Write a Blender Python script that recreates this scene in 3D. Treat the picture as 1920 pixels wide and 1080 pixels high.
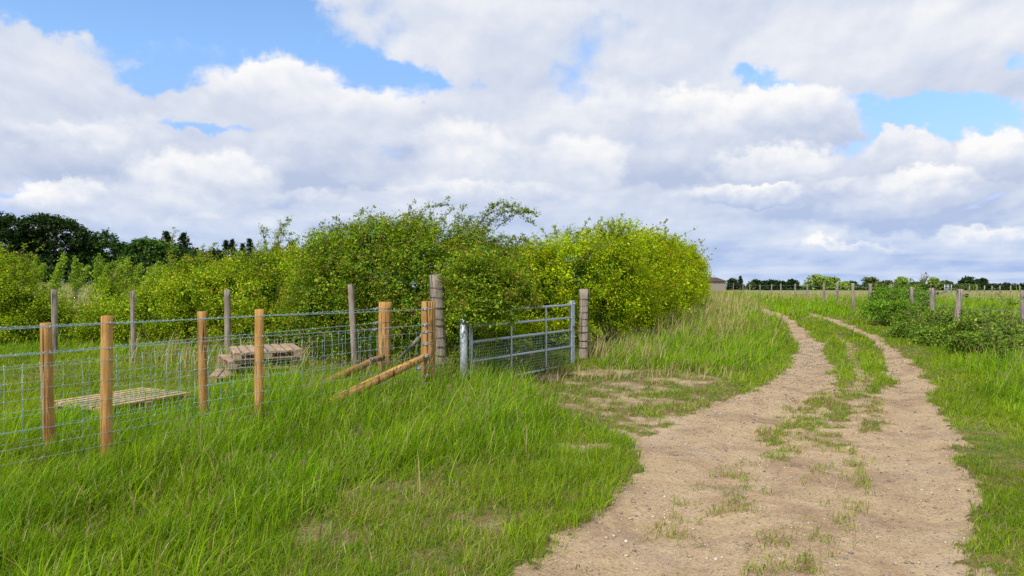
import bpy, bmesh, math, random
import numpy as np
from mathutils import Vector, Matrix

for o in list(bpy.data.objects):
    bpy.data.objects.remove(o)
SC = bpy.context.scene
COL = SC.collection
rng = np.random.default_rng(7)
random.seed(7)
R = math.radians

# ------------------------------------------------------------------ camera
FPX = 1330.0            # focal length in pixels of the 1920 px wide photograph
CAMH = 1.5
cam = bpy.data.cameras.new('camera')
cam.sensor_width = 36.0
cam.lens = FPX / 1920 * 36
cam.clip_start = 0.1
cam.clip_end = 6000
camo = bpy.data.objects.new('camera', cam)
COL.objects.link(camo)
camo.location = (0, 0, CAMH)
camo.rotation_euler = (R(90), 0, 0)
SC.camera = camo

# ------------------------------------------------------------------ light
SUN_EL, SUN_AZ = 48.0, 212.0      # azimuth clockwise from +Y (the view direction): behind, to the left
SC.view_settings.view_transform = 'Standard'
SC.view_settings.look = 'None'
SC.view_settings.exposure = 0.0
SC.view_settings.gamma = 1.0
sun = bpy.data.lights.new('sun', 'SUN')
sun.energy = 3.7
sun.angle = R(2.5)
sun.color = (1.0, 0.95, 0.86)
suno = bpy.data.objects.new('sun', sun)
COL.objects.link(suno)
sd = Vector((math.sin(R(SUN_AZ)) * math.cos(R(SUN_EL)), math.cos(R(SUN_AZ)) * math.cos(R(SUN_EL)), math.sin(R(SUN_EL))))
suno.rotation_euler = (-sd).to_track_quat('-Z', 'Y').to_euler()
SC.cycles.max_bounces = 6
SC.cycles.diffuse_bounces = 3
SC.cycles.glossy_bounces = 2
SC.cycles.transmission_bounces = 3
SC.cycles.transparent_max_bounces = 4
SC.cycles.caustics_reflective = False
SC.cycles.caustics_refractive = False
SC.cycles.use_denoising = False


class NT:
    """tiny node-tree helper"""
    def __init__(s, tree):
        s.t = tree
    def new(s, typ, **kw):
        n = s.t.nodes.new(typ)
        for k, v in kw.items():
            setattr(n, k, v)
        return n
    def put(s, sock, v):
        if v is None:
            return
        if isinstance(v, bpy.types.NodeSocket):
            s.t.links.new(v, sock)
        else:
            if hasattr(sock, 'default_value') and hasattr(sock.default_value, '__len__') and not hasattr(v, '__len__'):
                v = (v,) * len(sock.default_value)
            if hasattr(v, '__len__') and len(sock.default_value) == 4 and len(v) == 3:
                v = (*v, 1)
            sock.default_value = v
    def m(s, op, a, b=None, c=None, clamp=False):
        n = s.new('ShaderNodeMath', operation=op, use_clamp=clamp)
        s.put(n.inputs[0], a); s.put(n.inputs[1], b); s.put(n.inputs[2], c)
        return n.outputs[0]
    def vm(s, op, a, b=None):
        n = s.new('ShaderNodeVectorMath', operation=op)
        s.put(n.inputs[0], a); s.put(n.inputs[1], b)
        return n.outputs['Value'] if op in ('LENGTH', 'DOT_PRODUCT', 'DISTANCE') else n.outputs[0]
    def comb(s, x, y, z):
        n = s.new('ShaderNodeCombineXYZ')
        s.put(n.inputs[0], x); s.put(n.inputs[1], y); s.put(n.inputs[2], z)
        return n.outputs[0]
    def sep(s, v):
        n = s.new('ShaderNodeSeparateXYZ'); s.put(n.inputs[0], v)
        return n.outputs
    def noise(s, vec, scale, detail=4, rough=0.55, dist=0.0, out='Fac', dims='3D'):
        n = s.new('ShaderNodeTexNoise', noise_dimensions=dims)
        s.put(n.inputs['Vector'], vec); n.inputs['Scale'].default_value = scale
        n.inputs['Detail'].default_value = detail; n.inputs['Roughness'].default_value = rough
        n.inputs['Distortion'].default_value = dist
        return n.outputs[out]
    def vor(s, vec, scale, out='Distance', feature='F1', rnd=1.0):
        n = s.new('ShaderNodeTexVoronoi', feature=feature)
        s.put(n.inputs['Vector'], vec); n.inputs['Scale'].default_value = scale
        n.inputs['Randomness'].default_value = rnd
        return n.outputs[out]
    def mr(s, v, a, b, c=0.0, d=1.0, smooth=False):
        n = s.new('ShaderNodeMapRange', interpolation_type='SMOOTHSTEP' if smooth else 'LINEAR')
        s.put(n.inputs[0], v); s.put(n.inputs[1], a); s.put(n.inputs[2], b); s.put(n.inputs[3], c); s.put(n.inputs[4], d)
        return n.outputs[0]
    def mix(s, f, a, b, blend='MIX'):
        n = s.new('ShaderNodeMix', data_type='RGBA', blend_type=blend)
        s.put(n.inputs[0], f); s.put(n.inputs[6], a); s.put(n.inputs[7], b)
        return n.outputs[2]
    def bump(s, h, strength=0.5, dist=0.01, normal=None):
        n = s.new('ShaderNodeBump')
        s.put(n.inputs['Height'], h); n.inputs['Strength'].default_value = strength
        n.inputs['Distance'].default_value = dist
        if normal: s.put(n.inputs['Normal'], normal)
        return n.outputs[0]


# ------------------------------------------------------------------ sky
W = bpy.data.worlds.new('World')
SC.world = W
W.use_nodes = True
W.node_tree.nodes.clear()


def build_world():
    # the cloud field as a node group of the view direction (slope right, slope up)
    g = bpy.data.node_groups.new('cloud_field', 'ShaderNodeTree')
    g.interface.new_socket('a', in_out='INPUT', socket_type='NodeSocketFloat')
    g.interface.new_socket('e', in_out='INPUT', socket_type='NodeSocketFloat')
    g.interface.new_socket('f', in_out='OUTPUT', socket_type='NodeSocketFloat')
    q = NT(g)
    gi = q.new('NodeGroupInput'); go = q.new('NodeGroupOutput')
    a, e = gi.outputs[0], gi.outputs[1]
    px = q.m('DIVIDE', a, q.m('ADD', q.m('MULTIPLY', e, .55), 0.26))
    py = q.m('MULTIPLY', q.m('LOGARITHM', q.m('ADD', e, 0.045), math.e), -1.0)
    P = q.comb(px, py, 3.7)
    wn = q.new('ShaderNodeTexNoise', noise_dimensions='2D')
    q.put(wn.inputs['Vector'], P); wn.inputs['Scale'].default_value = 5; wn.inputs['Detail'].default_value = 3
    n1 = q.noise(P, 1.5, 2, 0.5, dims='2D')
    n3 = q.noise(P, 7.0, 5, 0.6, dims='2D')
    wv = q.vm('ADD', P, q.vm('MULTIPLY', q.vm('SUBTRACT', wn.outputs['Color'], (.5, .5, .5)), (0.22, 0.16, 0.0)))
    def puff(sc):
        v = q.new('ShaderNodeTexVoronoi', voronoi_dimensions='2D', feature='F1')
        q.put(v.inputs['Vector'], wv); v.inputs['Scale'].default_value = sc
        d = v.outputs['Distance']
        return q.m('SUBTRACT', 1.0, q.m('MULTIPLY', d, d))
    f = q.m('ADD', q.m('MULTIPLY', n1, .62), q.m('MULTIPLY', puff(3.0), 0.20))
    f = q.m('ADD', f, q.m('MULTIPLY', n3, .20))
    f = q.m('ADD', f, q.m('MULTIPLY', puff(8.0), .08))
    q.put(go.inputs[0], f)

    t = NT(W.node_tree)
    tc = t.new('ShaderNodeTexCoord')
    x, y, z = t.sep(tc.outputs['Generated'])
    ay = t.m('MAXIMUM', t.m('ABSOLUTE', y), 0.08)
    a = t.m('DIVIDE', x, ay)
    e = t.m('MAXIMUM', t.m('DIVIDE', z, ay), 0.0)
    e = t.m('MINIMUM', e, 2.5)

    def field(ee, aa=a):
        n = t.new('ShaderNodeGroup'); n.node_tree = g
        t.put(n.inputs[0], aa); t.put(n.inputs[1], ee)
        return n.outputs[0]
    F0 = field(e)
    F1 = field(t.m('ADD', e, 0.016), t.m('SUBTRACT', a, 0.006))
    F2 = field(t.m('ADD', t.m('MULTIPLY', e, 1.12), 0.03), t.m('SUBTRACT', a, 0.012))
    ae = t.comb(a, e, 0.0)
    warp = t.vm('MULTIPLY', t.vm('SUBTRACT', t.noise(t.comb(a, t.m('MULTIPLY', e, 1.8), 0.0), 7.0, 5, 0.6, out='Color', dims='2D'), (0.5, 0.5, 0.5)), (0.14, 0.085, 0.0))
    fine = t.vm('MULTIPLY', t.vm('SUBTRACT', t.noise(ae, 34.0, 3, 0.55, out='Color', dims='2D'), (0.5, 0.5, 0.5)), (0.035, 0.03, 0.0))
    aeh = t.vm('ADD', t.vm('ADD', ae, t.vm('MULTIPLY', warp, (.6, .6, 0))), fine)

    def blobs(lst):
        tot = None
        for (u, v, ru, rv, w) in lst:
            c = ((u - 960) / FPX, (540 - v) / FPX, 0)
            d = t.vm('LENGTH', t.vm('MULTIPLY', t.vm('SUBTRACT', aeh, c), (FPX / ru, FPX / rv, 0.0)))
            k = t.m('MULTIPLY', t.mr(d, 1.35, 0.25, 0.0, 1.0, True), w)
            tot = k if tot is None else t.m('ADD', tot, k)
        return tot
    holes = blobs([(120, 8, 300, 62, .40), (350, 60, 270, 95, .40), (290, 150, 110, 40, .30), (560, 118, 170, 48, .34), (690, 140, 170, 38, .36), (810, 168, 95, 32, .36),
                   (1430, 145, 75, 32, .38), (1500, 170, 60, 22, .25), (1680, 210, 140, 52, .44), (1830, 220, 150, 48, .42), (1905, 118, 44, 34, .38),
                   (390, 238, 110, 17, .32), (5, 368, 60, 40, .45), (1100, 264, 50, 12, .25), (1560, 292, 50, 22, .2), (480, 20, 130, 60, .34), (1600, 262, 60, 24, .28)])
    cov = t.m('ADD', t.m('SUBTRACT', F0, holes), t.mr(e, 0.04, .2, .2, .06))
    mask = t.mr(cov, 0.36, 0.56, 0.0, 1.0, True)
    rel = t.m('ADD', t.m('MULTIPLY', t.m('SUBTRACT', F0, F1), 1.15), t.m('MULTIPLY', t.m('SUBTRACT', F0, F2), .7))
    sh = t.mr(e, 0.02, 0.25, 0.42, 0.52)
    # single cumulus heaps: centre and half size in photo pixels, brightness of top and of base, softness
    aec = t.vm('ADD', t.vm('ADD', ae, t.vm('MULTIPLY', warp, (.75, .75, 0))), fine)
    for (u, v, ru, rv, top, bot, soft) in [
            (830, 55, 330, 100, .78, .50, .5), (1150, 120, 380, 90, .66, .40, .6), (1680, 95, 360, 105, .68, .42, .4), (1060, 40, 220, 50, .78, .5, .7), (120, 170, 230, 110, .62, .42, .5),
            (150, 285, 270, 72, .62, .02, .4), (620, 292, 200, 66, .70, .02, .35), (650, 205, 200, 48, .85, .5, .4), (500, 160, 140, 60, .98, .55, .3), (180, 245, 160, 30, .85, .5, .6),
            (1130, 225, 190, 70, .82, .30, .4), (1240, 290, 220, 60, .55, .02, .35), (1490, 225, 125, 66, .98, .12, .2), (1310, 222, 110, 66, 1.08, .30, .3), (880, 282, 115, 62, 1.0, .28, .35),
            (380, 345, 165, 66, 1.02, .30, .3), (90, 372, 120, 30, .9, .35, .3), (1700, 405, 340, 34, .40, -.1, .6), (1080, 310, 110, 60, .95, .40, .35), (1450, 315, 130, 52, 1.05, .25, .3),
            (1690, 275, 85, 36, 1.0, .42, .25), (1430, 368, 135, 24, 1.08, .10, .25), (1875, 290, 85, 60, 1.12, .25, .2), (1750, 342, 105, 40, 1.08, .32, .3), (1570, 350, 90, 22, .85, .3, .5),
            (900, 362, 230, 22, .72, .25, .5), (520, 375, 160, 20, .75, .25, .5), (1860, 440, 95, 16, .85, .4, .5), (1600, 462, 110, 11, .85, .4, .5), (640, 425, 260, 20, .6, .3, .6), (250, 420, 200, 22, .6, .3, .6)]:
        c = ((u - 960) / FPX, (540 - v) / FPX, 0)
        q = t.vm('MULTIPLY', t.vm('SUBTRACT', aec, c), (FPX / ru, FPX / rv, 0.0))
        al = t.mr(t.vm('LENGTH', q), 1.15, 1.06 - soft * 1.15, 0.0, 1.0, True)
        new = t.mr(t.sep(q)[1], -.85, .75, bot, top)
        mxn = t.new('ShaderNodeMix', data_type='FLOAT')
        t.put(mxn.inputs[0], al); t.put(mxn.inputs[2], sh); t.put(mxn.inputs[3], new)
        sh = mxn.outputs[0]
        if soft < .45 and top > .8:
            mask = t.m('MAXIMUM', mask, al)
    sh = t.m('ADD', t.m('SUBTRACT', t.m('MULTIPLY', sh, 1.06), .06), rel)
    low = t.mr(e, 0.0, 0.17, 1.0, 0.0, True)
    sh = t.m('SUBTRACT', sh, t.m('MULTIPLY', low, 0.10))
    sh = t.mr(sh, 0.0, 1.05, 0.0, 1.0)
    darkc = t.mix(low, (0.50, 0.58, 0.77), (0.39, 0.52, 0.83))
    midc = t.mix(low, (0.71, 0.76, 0.87), (0.60, 0.71, 0.91))
    c = t.mix(t.mr(sh, 0.0, 0.5), darkc, midc)
    c = t.mix(t.mr(sh, 0.5, 0.97), c, (0.98, 0.975, 0.975))
    # long thin bands low over the horizon
    sb = t.noise(t.comb(t.m('MULTIPLY', a, 1.6), t.m('MULTIPLY', e, 34.0), 9.0), 2.2, 4, 0.5, 0.0, dims='2D')
    c = t.mix(t.m('MULTIPLY', t.mr(sb, 0.5, 0.68), t.m('MULTIPLY', t.mr(e, 0.0, 0.12, 1.0, 0.0, True), 0.4)), c, (0.80, 0.84, 0.92))
    sky = t.new('ShaderNodeTexSky', sky_type='NISHITA')
    sky.sun_disc = False
    sky.sun_elevation = R(SUN_EL)
    sky.sun_rotation = R(SUN_AZ)
    sky.altitude = 60
    bl = t.mix(1.0, sky.outputs[0], t.mix(t.mr(e, .12, .34), (.92, .93, 1.36), (1.18, 1.42, 1.64)), 'MULTIPLY')
    b1 = t.new('ShaderNodeBackground'); t.put(b1.inputs[0], bl); b1.inputs[1].default_value = 0.145
    b2 = t.new('ShaderNodeBackground'); t.put(b2.inputs[0], c); b2.inputs[1].default_value = 1.0
    mx = t.new('ShaderNodeMixShader')
    t.put(mx.inputs[0], mask); t.put(mx.inputs[1], b1.outputs[0]); t.put(mx.inputs[2], b2.outputs[0])
    out = t.new('ShaderNodeOutputWorld')
    t.put(out.inputs[0], mx.outputs[0])


build_world()
W.cycles.sampling_method = 'MANUAL'
W.cycles.sample_map_resolution = 512


# ------------------------------------------------------------------ helpers
def tag(o, label=None, cat=None, group=None, kind=None):
    if label: o['label'] = label
    if cat: o['category'] = cat
    if group: o['group'] = group
    if kind: o['kind'] = kind
    return o


def empty(name, loc, rz=0.0):
    o = bpy.data.objects.new(name, None)
    COL.objects.link(o)
    o.location = loc
    o.rotation_euler = (0, 0, rz)
    o.empty_display_size = 0.2
    return o


def link_mesh(name, me, mat, parent=None, world=True):
    """link a mesh whose coordinates are world coordinates under parent"""
    o = bpy.data.objects.new(name, me)
    COL.objects.link(o)
    if mat: me.materials.append(mat)
    if parent:
        o.parent = parent
        if world:
            o.matrix_parent_inverse = (mat_of(parent) if parent.parent is None else Matrix()).inverted()
    return o


def mat_of(o):
    m = Matrix.Translation(o.location) @ o.rotation_euler.to_matrix().to_4x4()
    return m


def np_mesh(name, V, F, k, colors=None, smooth=False):
    """V (n,3); F (m,k) index array"""
    me = bpy.data.meshes.new(name)
    V = np.ascontiguousarray(V, dtype=np.float32); F = np.ascontiguousarray(F, dtype=np.int32)
    me.vertices.add(len(V)); me.vertices.foreach_set('co', V.ravel())
    me.loops.add(F.size); me.loops.foreach_set('vertex_index', F.ravel())
    me.polygons.add(len(F))
    me.polygons.foreach_set('loop_start', np.arange(0, F.size, k, dtype=np.int32))
    me.polygons.foreach_set('loop_total', np.full(len(F), k, dtype=np.int32))
    if smooth:
        me.polygons.foreach_set('use_smooth', np.ones(len(F), dtype=bool))
    me.update(calc_edges=True)
    if colors is not None:
        at = me.attributes.new('tint', 'FLOAT_COLOR', 'POINT')
        c = np.ones((len(V), 4), dtype=np.float32); c[:, :3] = colors
        at.data.foreach_set('color', c.ravel())
    return me


class MB:
    """collects boxes, tubes and lathes into one mesh"""
    def __init__(s):
        s.v = []; s.f = []; s.n = 0; s.sm = []
    def add(s, V, F, sm=True):
        F = [tuple(i + s.n for i in f) for f in F]
        s.v.extend([tuple(p) for p in V]); s.f.extend(F); s.n += len(V); s.sm.extend([sm] * len(F))
    def tube(s, pts, rad, seg=8, cap=True):
        pts = [Vector(p) for p in pts]
        if not hasattr(rad, '__len__'): rad = [rad] * len(pts)
        V = []; F = []
        prev = None
        for i, p in enumerate(pts):
            d = (pts[min(i + 1, len(pts) - 1)] - pts[max(i - 1, 0)]).normalized()
            if prev is None:
                n = d.orthogonal().normalized()
            else:
                n = (prev - d * prev.dot(d)).normalized()
            prev = n
            b = d.cross(n)
            for k in range(seg):
                a = 2 * math.pi * k / seg
                V.append(p + (n * math.cos(a) + b * math.sin(a)) * rad[i])
        for i in range(len(pts) - 1):
            for k in range(seg):
                F.append((i * seg + k, i * seg + (k + 1) % seg, (i + 1) * seg + (k + 1) % seg, (i + 1) * seg + k))
        if cap:
            F.append(tuple(range(seg))[::-1]); F.append(tuple((len(pts) - 1) * seg + k for k in range(seg)))
        s.add(V, F)
    def box(s, c, half, ax=(1, 0, 0), ay=(0, 1, 0), az=(0, 0, 1), bev=0.0):
        c = Vector(c); ax = Vector(ax).normalized(); ay = Vector(ay).normalized(); az = Vector(az).normalized()
        bm = bmesh.new()
        bmesh.ops.create_cube(bm, size=2)
        for v in bm.verts:
            v.co = Vector((v.co.x * half[0], v.co.y * half[1], v.co.z * half[2]))
        if bev > 0:
            bmesh.ops.bevel(bm, geom=list(bm.edges), offset=bev, segments=1, affect='EDGES')
        bm.verts.index_update()
        V = [c + ax * v.co.x + ay * v.co.y + az * v.co.z for v in bm.verts]
        F = [tuple(v.index for v in f.verts) for f in bm.faces]
        bm.free()
        s.add(V, F, False)
    def build(s, name, mat, parent=None):
        me = bpy.data.meshes.new(name)
        me.from_pydata(s.v, [], s.f)
        me.polygons.foreach_set('use_smooth', s.sm)
        me.update()
        o = link_mesh(name, me, mat, parent)
        return o


# ------------------------------------------------------------------ terrain
def sstep(x, a, b):
    t = np.clip((np.asarray(x, float) - a) / (b - a), 0, 1)
    return t * t * (3 - 2 * t)


def wob(x, y, s, seed=0):
    """smooth pseudo noise in about -1..1"""
    r = np.random.default_rng(seed)
    tot = 0
    for k in range(5):
        th = r.uniform(0, 2 * math.pi); fr = s * (0.7 + 0.55 * k); ph = r.uniform(0, 6.28, 2)
        tot = tot + np.sin(fr * (x * math.cos(th) + y * math.sin(th)) + ph[0] + 1.3 * np.sin(fr * .6 * (x * math.sin(th + .7) - y * math.cos(th + .7)) + ph[1])) / (1 + .35 * k)
    return tot / 2.6


def gz0(x, y):
    x = np.asarray(x, float); y = np.asarray(y, float)
    d = np.maximum(y - 10, 0)
    z = 0.92 * (1 - np.exp(-d / 52.0))
    z = z + 1.25 * sstep(-x, 12, 60) * sstep(y, 18, 80)
    z = z + 0.14 * np.exp(-((x - 2.2) ** 2 + (y - 15) ** 2) / 7.0)
    return z


def project(x, y, z):
    y = np.maximum(y, 0.05)
    return 960 + FPX * x / y, 540 - FPX * (z - CAMH) / y


def inpoly(u, v, poly):
    u = np.asarray(u); v = np.asarray(v)
    ins = np.zeros(u.shape, bool)
    n = len(poly)
    for i in range(n):
        x1, y1 = poly[i]; x2, y2 = poly[(i + 1) % n]
        if y1 == y2: continue
        c = ((y1 > v) != (y2 > v)) & (u < (x2 - x1) * (v - y1) / (y2 - y1) + x1)
        ins ^= c
    return ins


def ground_hit(u, v, h=0.0):
    """where the sight line of photo pixel (u, v) meets the terrain raised by h"""
    lo, hi = 1.0, 600.0
    if v <= 541: v = 541
    f = lambda y: CAMH - (v - 540) / FPX * y - (float(gz0((u - 960) / FPX * y, y)) + h)
    y = 1.0
    while y < 600 and f(y) > 0: y *= 1.03
    lo, hi = y / 1.03, y
    for _ in range(30):
        m = (lo + hi) / 2
        if f(m) > 0: lo = m
        else: hi = m
    return ((u - 960) / FPX * lo, lo)


def world_poly(pix):
    return [ground_hit(u, v) for u, v in pix]


TRACK = world_poly([(915, 1180), (960, 1075), (1030, 1020), (1110, 970), (1160, 925), (1195, 880), (1188, 850), (1180, 825), (1240, 800), (1300, 772), (1370, 742), (1438, 724),
                    (1473, 693), (1493, 658), (1489, 630), (1446, 592), (1418, 579), (1440, 579), (1481, 595), (1539, 642), (1559, 685), (1567, 712), (1578, 730),
                    (1590, 716), (1598, 700), (1588, 665), (1562, 627), (1574, 627), (1606, 656), (1617, 685), (1628, 700), (1640, 724), (1655, 740), (1664, 708),
                    (1652, 669), (1635, 638), (1600, 618), (1545, 599), (1560, 597), (1600, 610), (1650, 631), (1690, 662), (1729, 692), (1760, 750), (1785, 803), (1820, 900),
                    (1840, 1000), (1870, 1180)])
SPARSE1 = world_poly([(1470, 765), (1545, 722), (1572, 690), (1625, 690), (1662, 722), (1655, 800), (1590, 850), (1420, 825)])
SPARSE2 = world_poly([(1340, 870), (1500, 810), (1610, 850), (1610, 1000), (1560, 1100), (1210, 1100), (1250, 960)])
FIELD_IN = world_poly([(-1500, 640), (-1500, 830), (0, 812), (380, 745), (720, 690), (850, 675), (870, 640), (500, 560), (-500, 560)])
WORN = world_poly([(985, 704), (1100, 690), (1330, 700), (1400, 728), (1290, 780), (1180, 825), (1040, 770)])
SPOT = world_poly([(1030, 832), (1130, 828), (1150, 840), (1110, 852), (1040, 848)])
BROWN = world_poly([(545, 1150), (560, 980), (700, 900), (850, 900), (960, 960), (950, 1060), (880, 1150)])
TALL = world_poly([(-900, 560), (-900, 1150), (200, 1150), (400, 1010), (640, 925), (820, 880), (985, 850), (1030, 800), (985, 735), (900, 690), (870, 640), (560, 600)])
VERGE = world_poly([(1120, 690), (1250, 620), (1340, 570), (1410, 568), (1470, 590), (1470, 650), (1400, 700), (1250, 700)])


RUTS = [[ground_hit(u, v) for u, v in [(1452, 594), (1428, 583), (1400, 573), (1372, 565), (1350, 560)]],
        [ground_hit(u, v) for u, v in [(1570, 603), (1530, 591), (1490, 581), (1450, 573), (1410, 566)]]]
CENTRE = world_poly([(1562, 627), (1574, 627), (1606, 656), (1617, 685), (1635, 720), (1640, 740), (1570, 740), (1590, 716), (1598, 700), (1588, 665)])


def line_dist(x, y, line):
    d = np.full(np.shape(x), 1e9)
    for (x1, y1), (x2, y2) in zip(line[:-1], line[1:]):
        l2 = (x2 - x1) ** 2 + (y2 - y1) ** 2
        t = np.clip(((x - x1) * (x2 - x1) + (y - y1) * (y2 - y1)) / l2, 0, 1)
        d = np.minimum(d, np.hypot(x - x1 - t * (x2 - x1), y - y1 - t * (y2 - y1)))
    return d


WHEELS = [[ground_hit(u, v) for u, v in w] for w in ([(1150, 1100), (1290, 900), (1400, 800), (1500, 720), (1520, 660), (1462, 595)], [(1740, 1100), (1735, 900), (1715, 800), (1690, 720), (1655, 650), (1575, 605)],
                                                    [(1250, 1100), (1370, 900), (1450, 810), (1530, 725), (1535, 660)])]


def gz(x, y):
    z = gz0(x, y)
    b = np.zeros(np.shape(x))
    near = np.abs(np.asarray(y)) < 45
    # micro relief: bumps everywhere, the ground of the track slightly sunk
    for w in WHEELS:
        z = z - 0.035 * np.exp(-(line_dist(np.asarray(x, float), np.asarray(y, float), w) / .17) ** 2)
    z = z + 0.02 * wob(x, y, 1.1, 3) * sstep(y, 200, 60) + 0.008 * wob(x, y, 4.5, 4)
    return z


def cover(x, y):
    """returns bare (0..1), density, height, dryness, for ground points"""
    x = np.asarray(x, float); y = np.asarray(y, float)
    wx = x + 0.10 * wob(x, y, 2.2, 11) + 0.06 * wob(x, y, 7, 12)
    wy = y + 0.16 * wob(x, y, 2.0, 13) + 0.08 * wob(x, y, 6.5, 14)
    wx = wx + .05 * wob(x, y, 17, 15); wy = wy + .07 * wob(x, y, 15, 16)
    je = np.random.default_rng(8)
    wx = wx + je.normal(0, .03, x.shape); wy = wy + je.normal(0, .05, x.shape)
    track = inpoly(wx, wy, TRACK)
    dens = np.ones(x.shape); hgt = np.full(x.shape, 0.085); dry = np.full(x.shape, 0.08)
    n1 = wob(x, y, 1.3, 21); n2 = wob(x, y, 5.0, 22); n3 = wob(x, y, 14.0, 23)
    # height zones
    jr = np.random.default_rng(5)
    tall = inpoly(wx + .25 * n1 + jr.normal(0, .22, x.shape), wy + .3 * n2 + jr.normal(0, .3, x.shape), TALL)
    mound = sstep(y, 6.5, 9.5) * sstep(x, -2.8, -1.2)
    hgt = np.where(tall, 0.185 + .08 * mound + 0.05 * n1 + 0.03 * n2, hgt + 0.025 * n1 + .015 * n2)
    HST = np.exp(-((x + 2.35) ** 2 + (y - 8.0) ** 2) / .55) + np.exp(-((x + 2.9) ** 2 + (y - 9.0) ** 2) / .5)
    fin = inpoly(wx, wy, FIELD_IN) & (y < 30)
    hgt = np.where(fin, 0.075 + .03 * n1 + .02 * n2 + .06 * sstep(y, 13, 15), hgt)
    hgt = np.where(tall | fin, hgt + .13 * np.clip(HST, 0, 1), hgt)
    right = x > np.interp(y, [0, 3.7, 5.5, 7.6, 9.5, 12.5, 16.6, 22, 40, 80], [1.0, 2.5, 3.6, 4.7, 5.7, 7.2, 9.0, 11.5, 19, 30]) - .3
    edge = x - np.interp(y, [0, 3.7, 5.5, 7.6, 9.5, 12.5, 16.6, 22, 40, 80], [1.0, 2.5, 3.6, 4.7, 5.7, 7.2, 9.0, 11.5, 19, 30])
    hgt = np.where(right & (y < 60), 0.065 + 0.27 * sstep(edge, 0.3, 2.0) + .05 * n1, hgt)
    verge = inpoly(wx, wy, VERGE)
    hgt = np.where(verge, 0.24 + .08 * n1, hgt)
    dry = np.where(verge, 0.30 + .2 * n1, dry)
    far = (y > 30) & ~verge & ~right
    hgt = np.where(far, 0.28, hgt)
    back = (y > 20) & (x < 2)
    dry = np.where(back, .75, dry); dens = np.where(back, .35, dens)
    worn = inpoly(wx, wy, WORN)
    dens = np.where(worn, np.clip(0.40 + 0.9 * n2 + .5 * n3, 0.03, 1), dens)
    hgt = np.where(worn, 0.055 + .02 * n1, hgt)
    dry = np.where(worn, 0.5, dry)
    br = inpoly(wx, wy, BROWN)
    dens = np.where(br, np.clip(0.55 + 0.8 * n2, 0.08, 1), dens)
    dry = np.where(br, 0.3 + .1 * n2, dry)
    spot = inpoly(wx, wy, SPOT)
    dens = np.where(spot, 0.02, dens)
    # short lawn-like parts get a few bare scars
    dens = np.where(~tall & ~right & ~worn & ~verge & (y < 14) & (n2 < -0.75), dens * .45, dens)
    tr_d = np.full(x.shape, 0.0)
    s1 = inpoly(wx, wy, SPARSE1); s2 = inpoly(wx, wy, SPARSE2)
    p = wob(x, y, 9.0, 31) + .6 * wob(x, y, 21.0, 32)
    tr_d = np.where(~s1 & ~s2, sstep(p, 1.0, 1.4) * .12, tr_d)
    tr_d = np.where(s1, sstep(p, -0.5, 0.35) * .95, tr_d)
    tr_d = np.where(s2, sstep(p, -0.05, 0.75) * .6, tr_d)
    tr_d = np.where(inpoly(wx, wy, CENTRE), .35 + .4 * sstep(p, -.2, .5), tr_d)
    bare = np.where(track, 1.0, np.where(spot, 1.0, 0.0))
    for w in RUTS:
        k = (line_dist(wx, wy, w) < .26) & ~track
        dens = np.where(k, .25, dens); bare = np.where(k, .75, bare); hgt = np.where(k, .05, hgt)
    bare = np.where(worn | br, np.clip(.85 - dens, 0, 1) * np.where(worn, .66, .54), bare)
    dens = np.where(track, tr_d, dens)
    hgt = np.where(track, 0.035 + .01 * n1, hgt)
    dry = np.where(track, 0.62, dry)
    bare = np.where(track, 1 - .82 * tr_d, bare)
    return bare, dens, np.clip(hgt, 0.03, .6), np.clip(dry, 0, 1)


# ------------------------------------------------------------------ materials
def new_mat(name):
    m = bpy.data.materials.new(name)
    m.use_nodes = True
    m.node_tree.nodes.clear()
    t = NT(m.node_tree)
    out = t.new('ShaderNodeOutputMaterial')
    return m, t, out


def principled(t, out, col, rough=0.8, metal=0.0, normal=None, spec=0.3):
    p = t.new('ShaderNodeBsdfPrincipled')
    t.put(p.inputs['Base Color'], col); t.put(p.inputs['Roughness'], rough); t.put(p.inputs['Metallic'], metal)
    p.inputs['Specular IOR Level'].default_value = spec
    if normal is not None: t.put(p.inputs['Normal'], normal)
    t.put(out.inputs[0], p.outputs[0])
    return p


def leaf_mat(name, gloss=0.12, trans=0.4, tcol=(1.2, 1.25, 0.5)):
    m, t, out = new_mat(name)
    at = t.new('ShaderNodeAttribute', attribute_name='tint')
    c = at.outputs['Color']
    d = t.new('ShaderNodeBsdfDiffuse'); t.put(d.inputs[0], c)
    tr = t.new('ShaderNodeBsdfTranslucent'); t.put(tr.inputs[0], t.mix(1.0, c, tcol, 'MULTIPLY'))
    mx = t.new('ShaderNodeMixShader'); mx.inputs[0].default_value = trans
    t.put(mx.inputs[1], d.outputs[0]); t.put(mx.inputs[2], tr.outputs[0])
    gl = t.new('ShaderNodeBsdfGlossy'); gl.inputs['Roughness'].default_value = 0.42
    gl.inputs[0].default_value = (1, 1, 1, 1)
    mg = t.new('ShaderNodeMixShader'); mg.inputs[0].default_value = gloss * .35
    t.put(mg.inputs[1], mx.outputs[0]); t.put(mg.inputs[2], gl.outputs[0])
    t.put(out.inputs[0], mg.outputs[0])
    return m


M_GRASS = leaf_mat('grass_blades', 0.03, 0.30)
M_LEAF = leaf_mat('hawthorn_leaves', 0.025, 0.36)
M_FAR = leaf_mat('far_leaves', 0.03, 0.2, (1, 1.1, .7))


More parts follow.
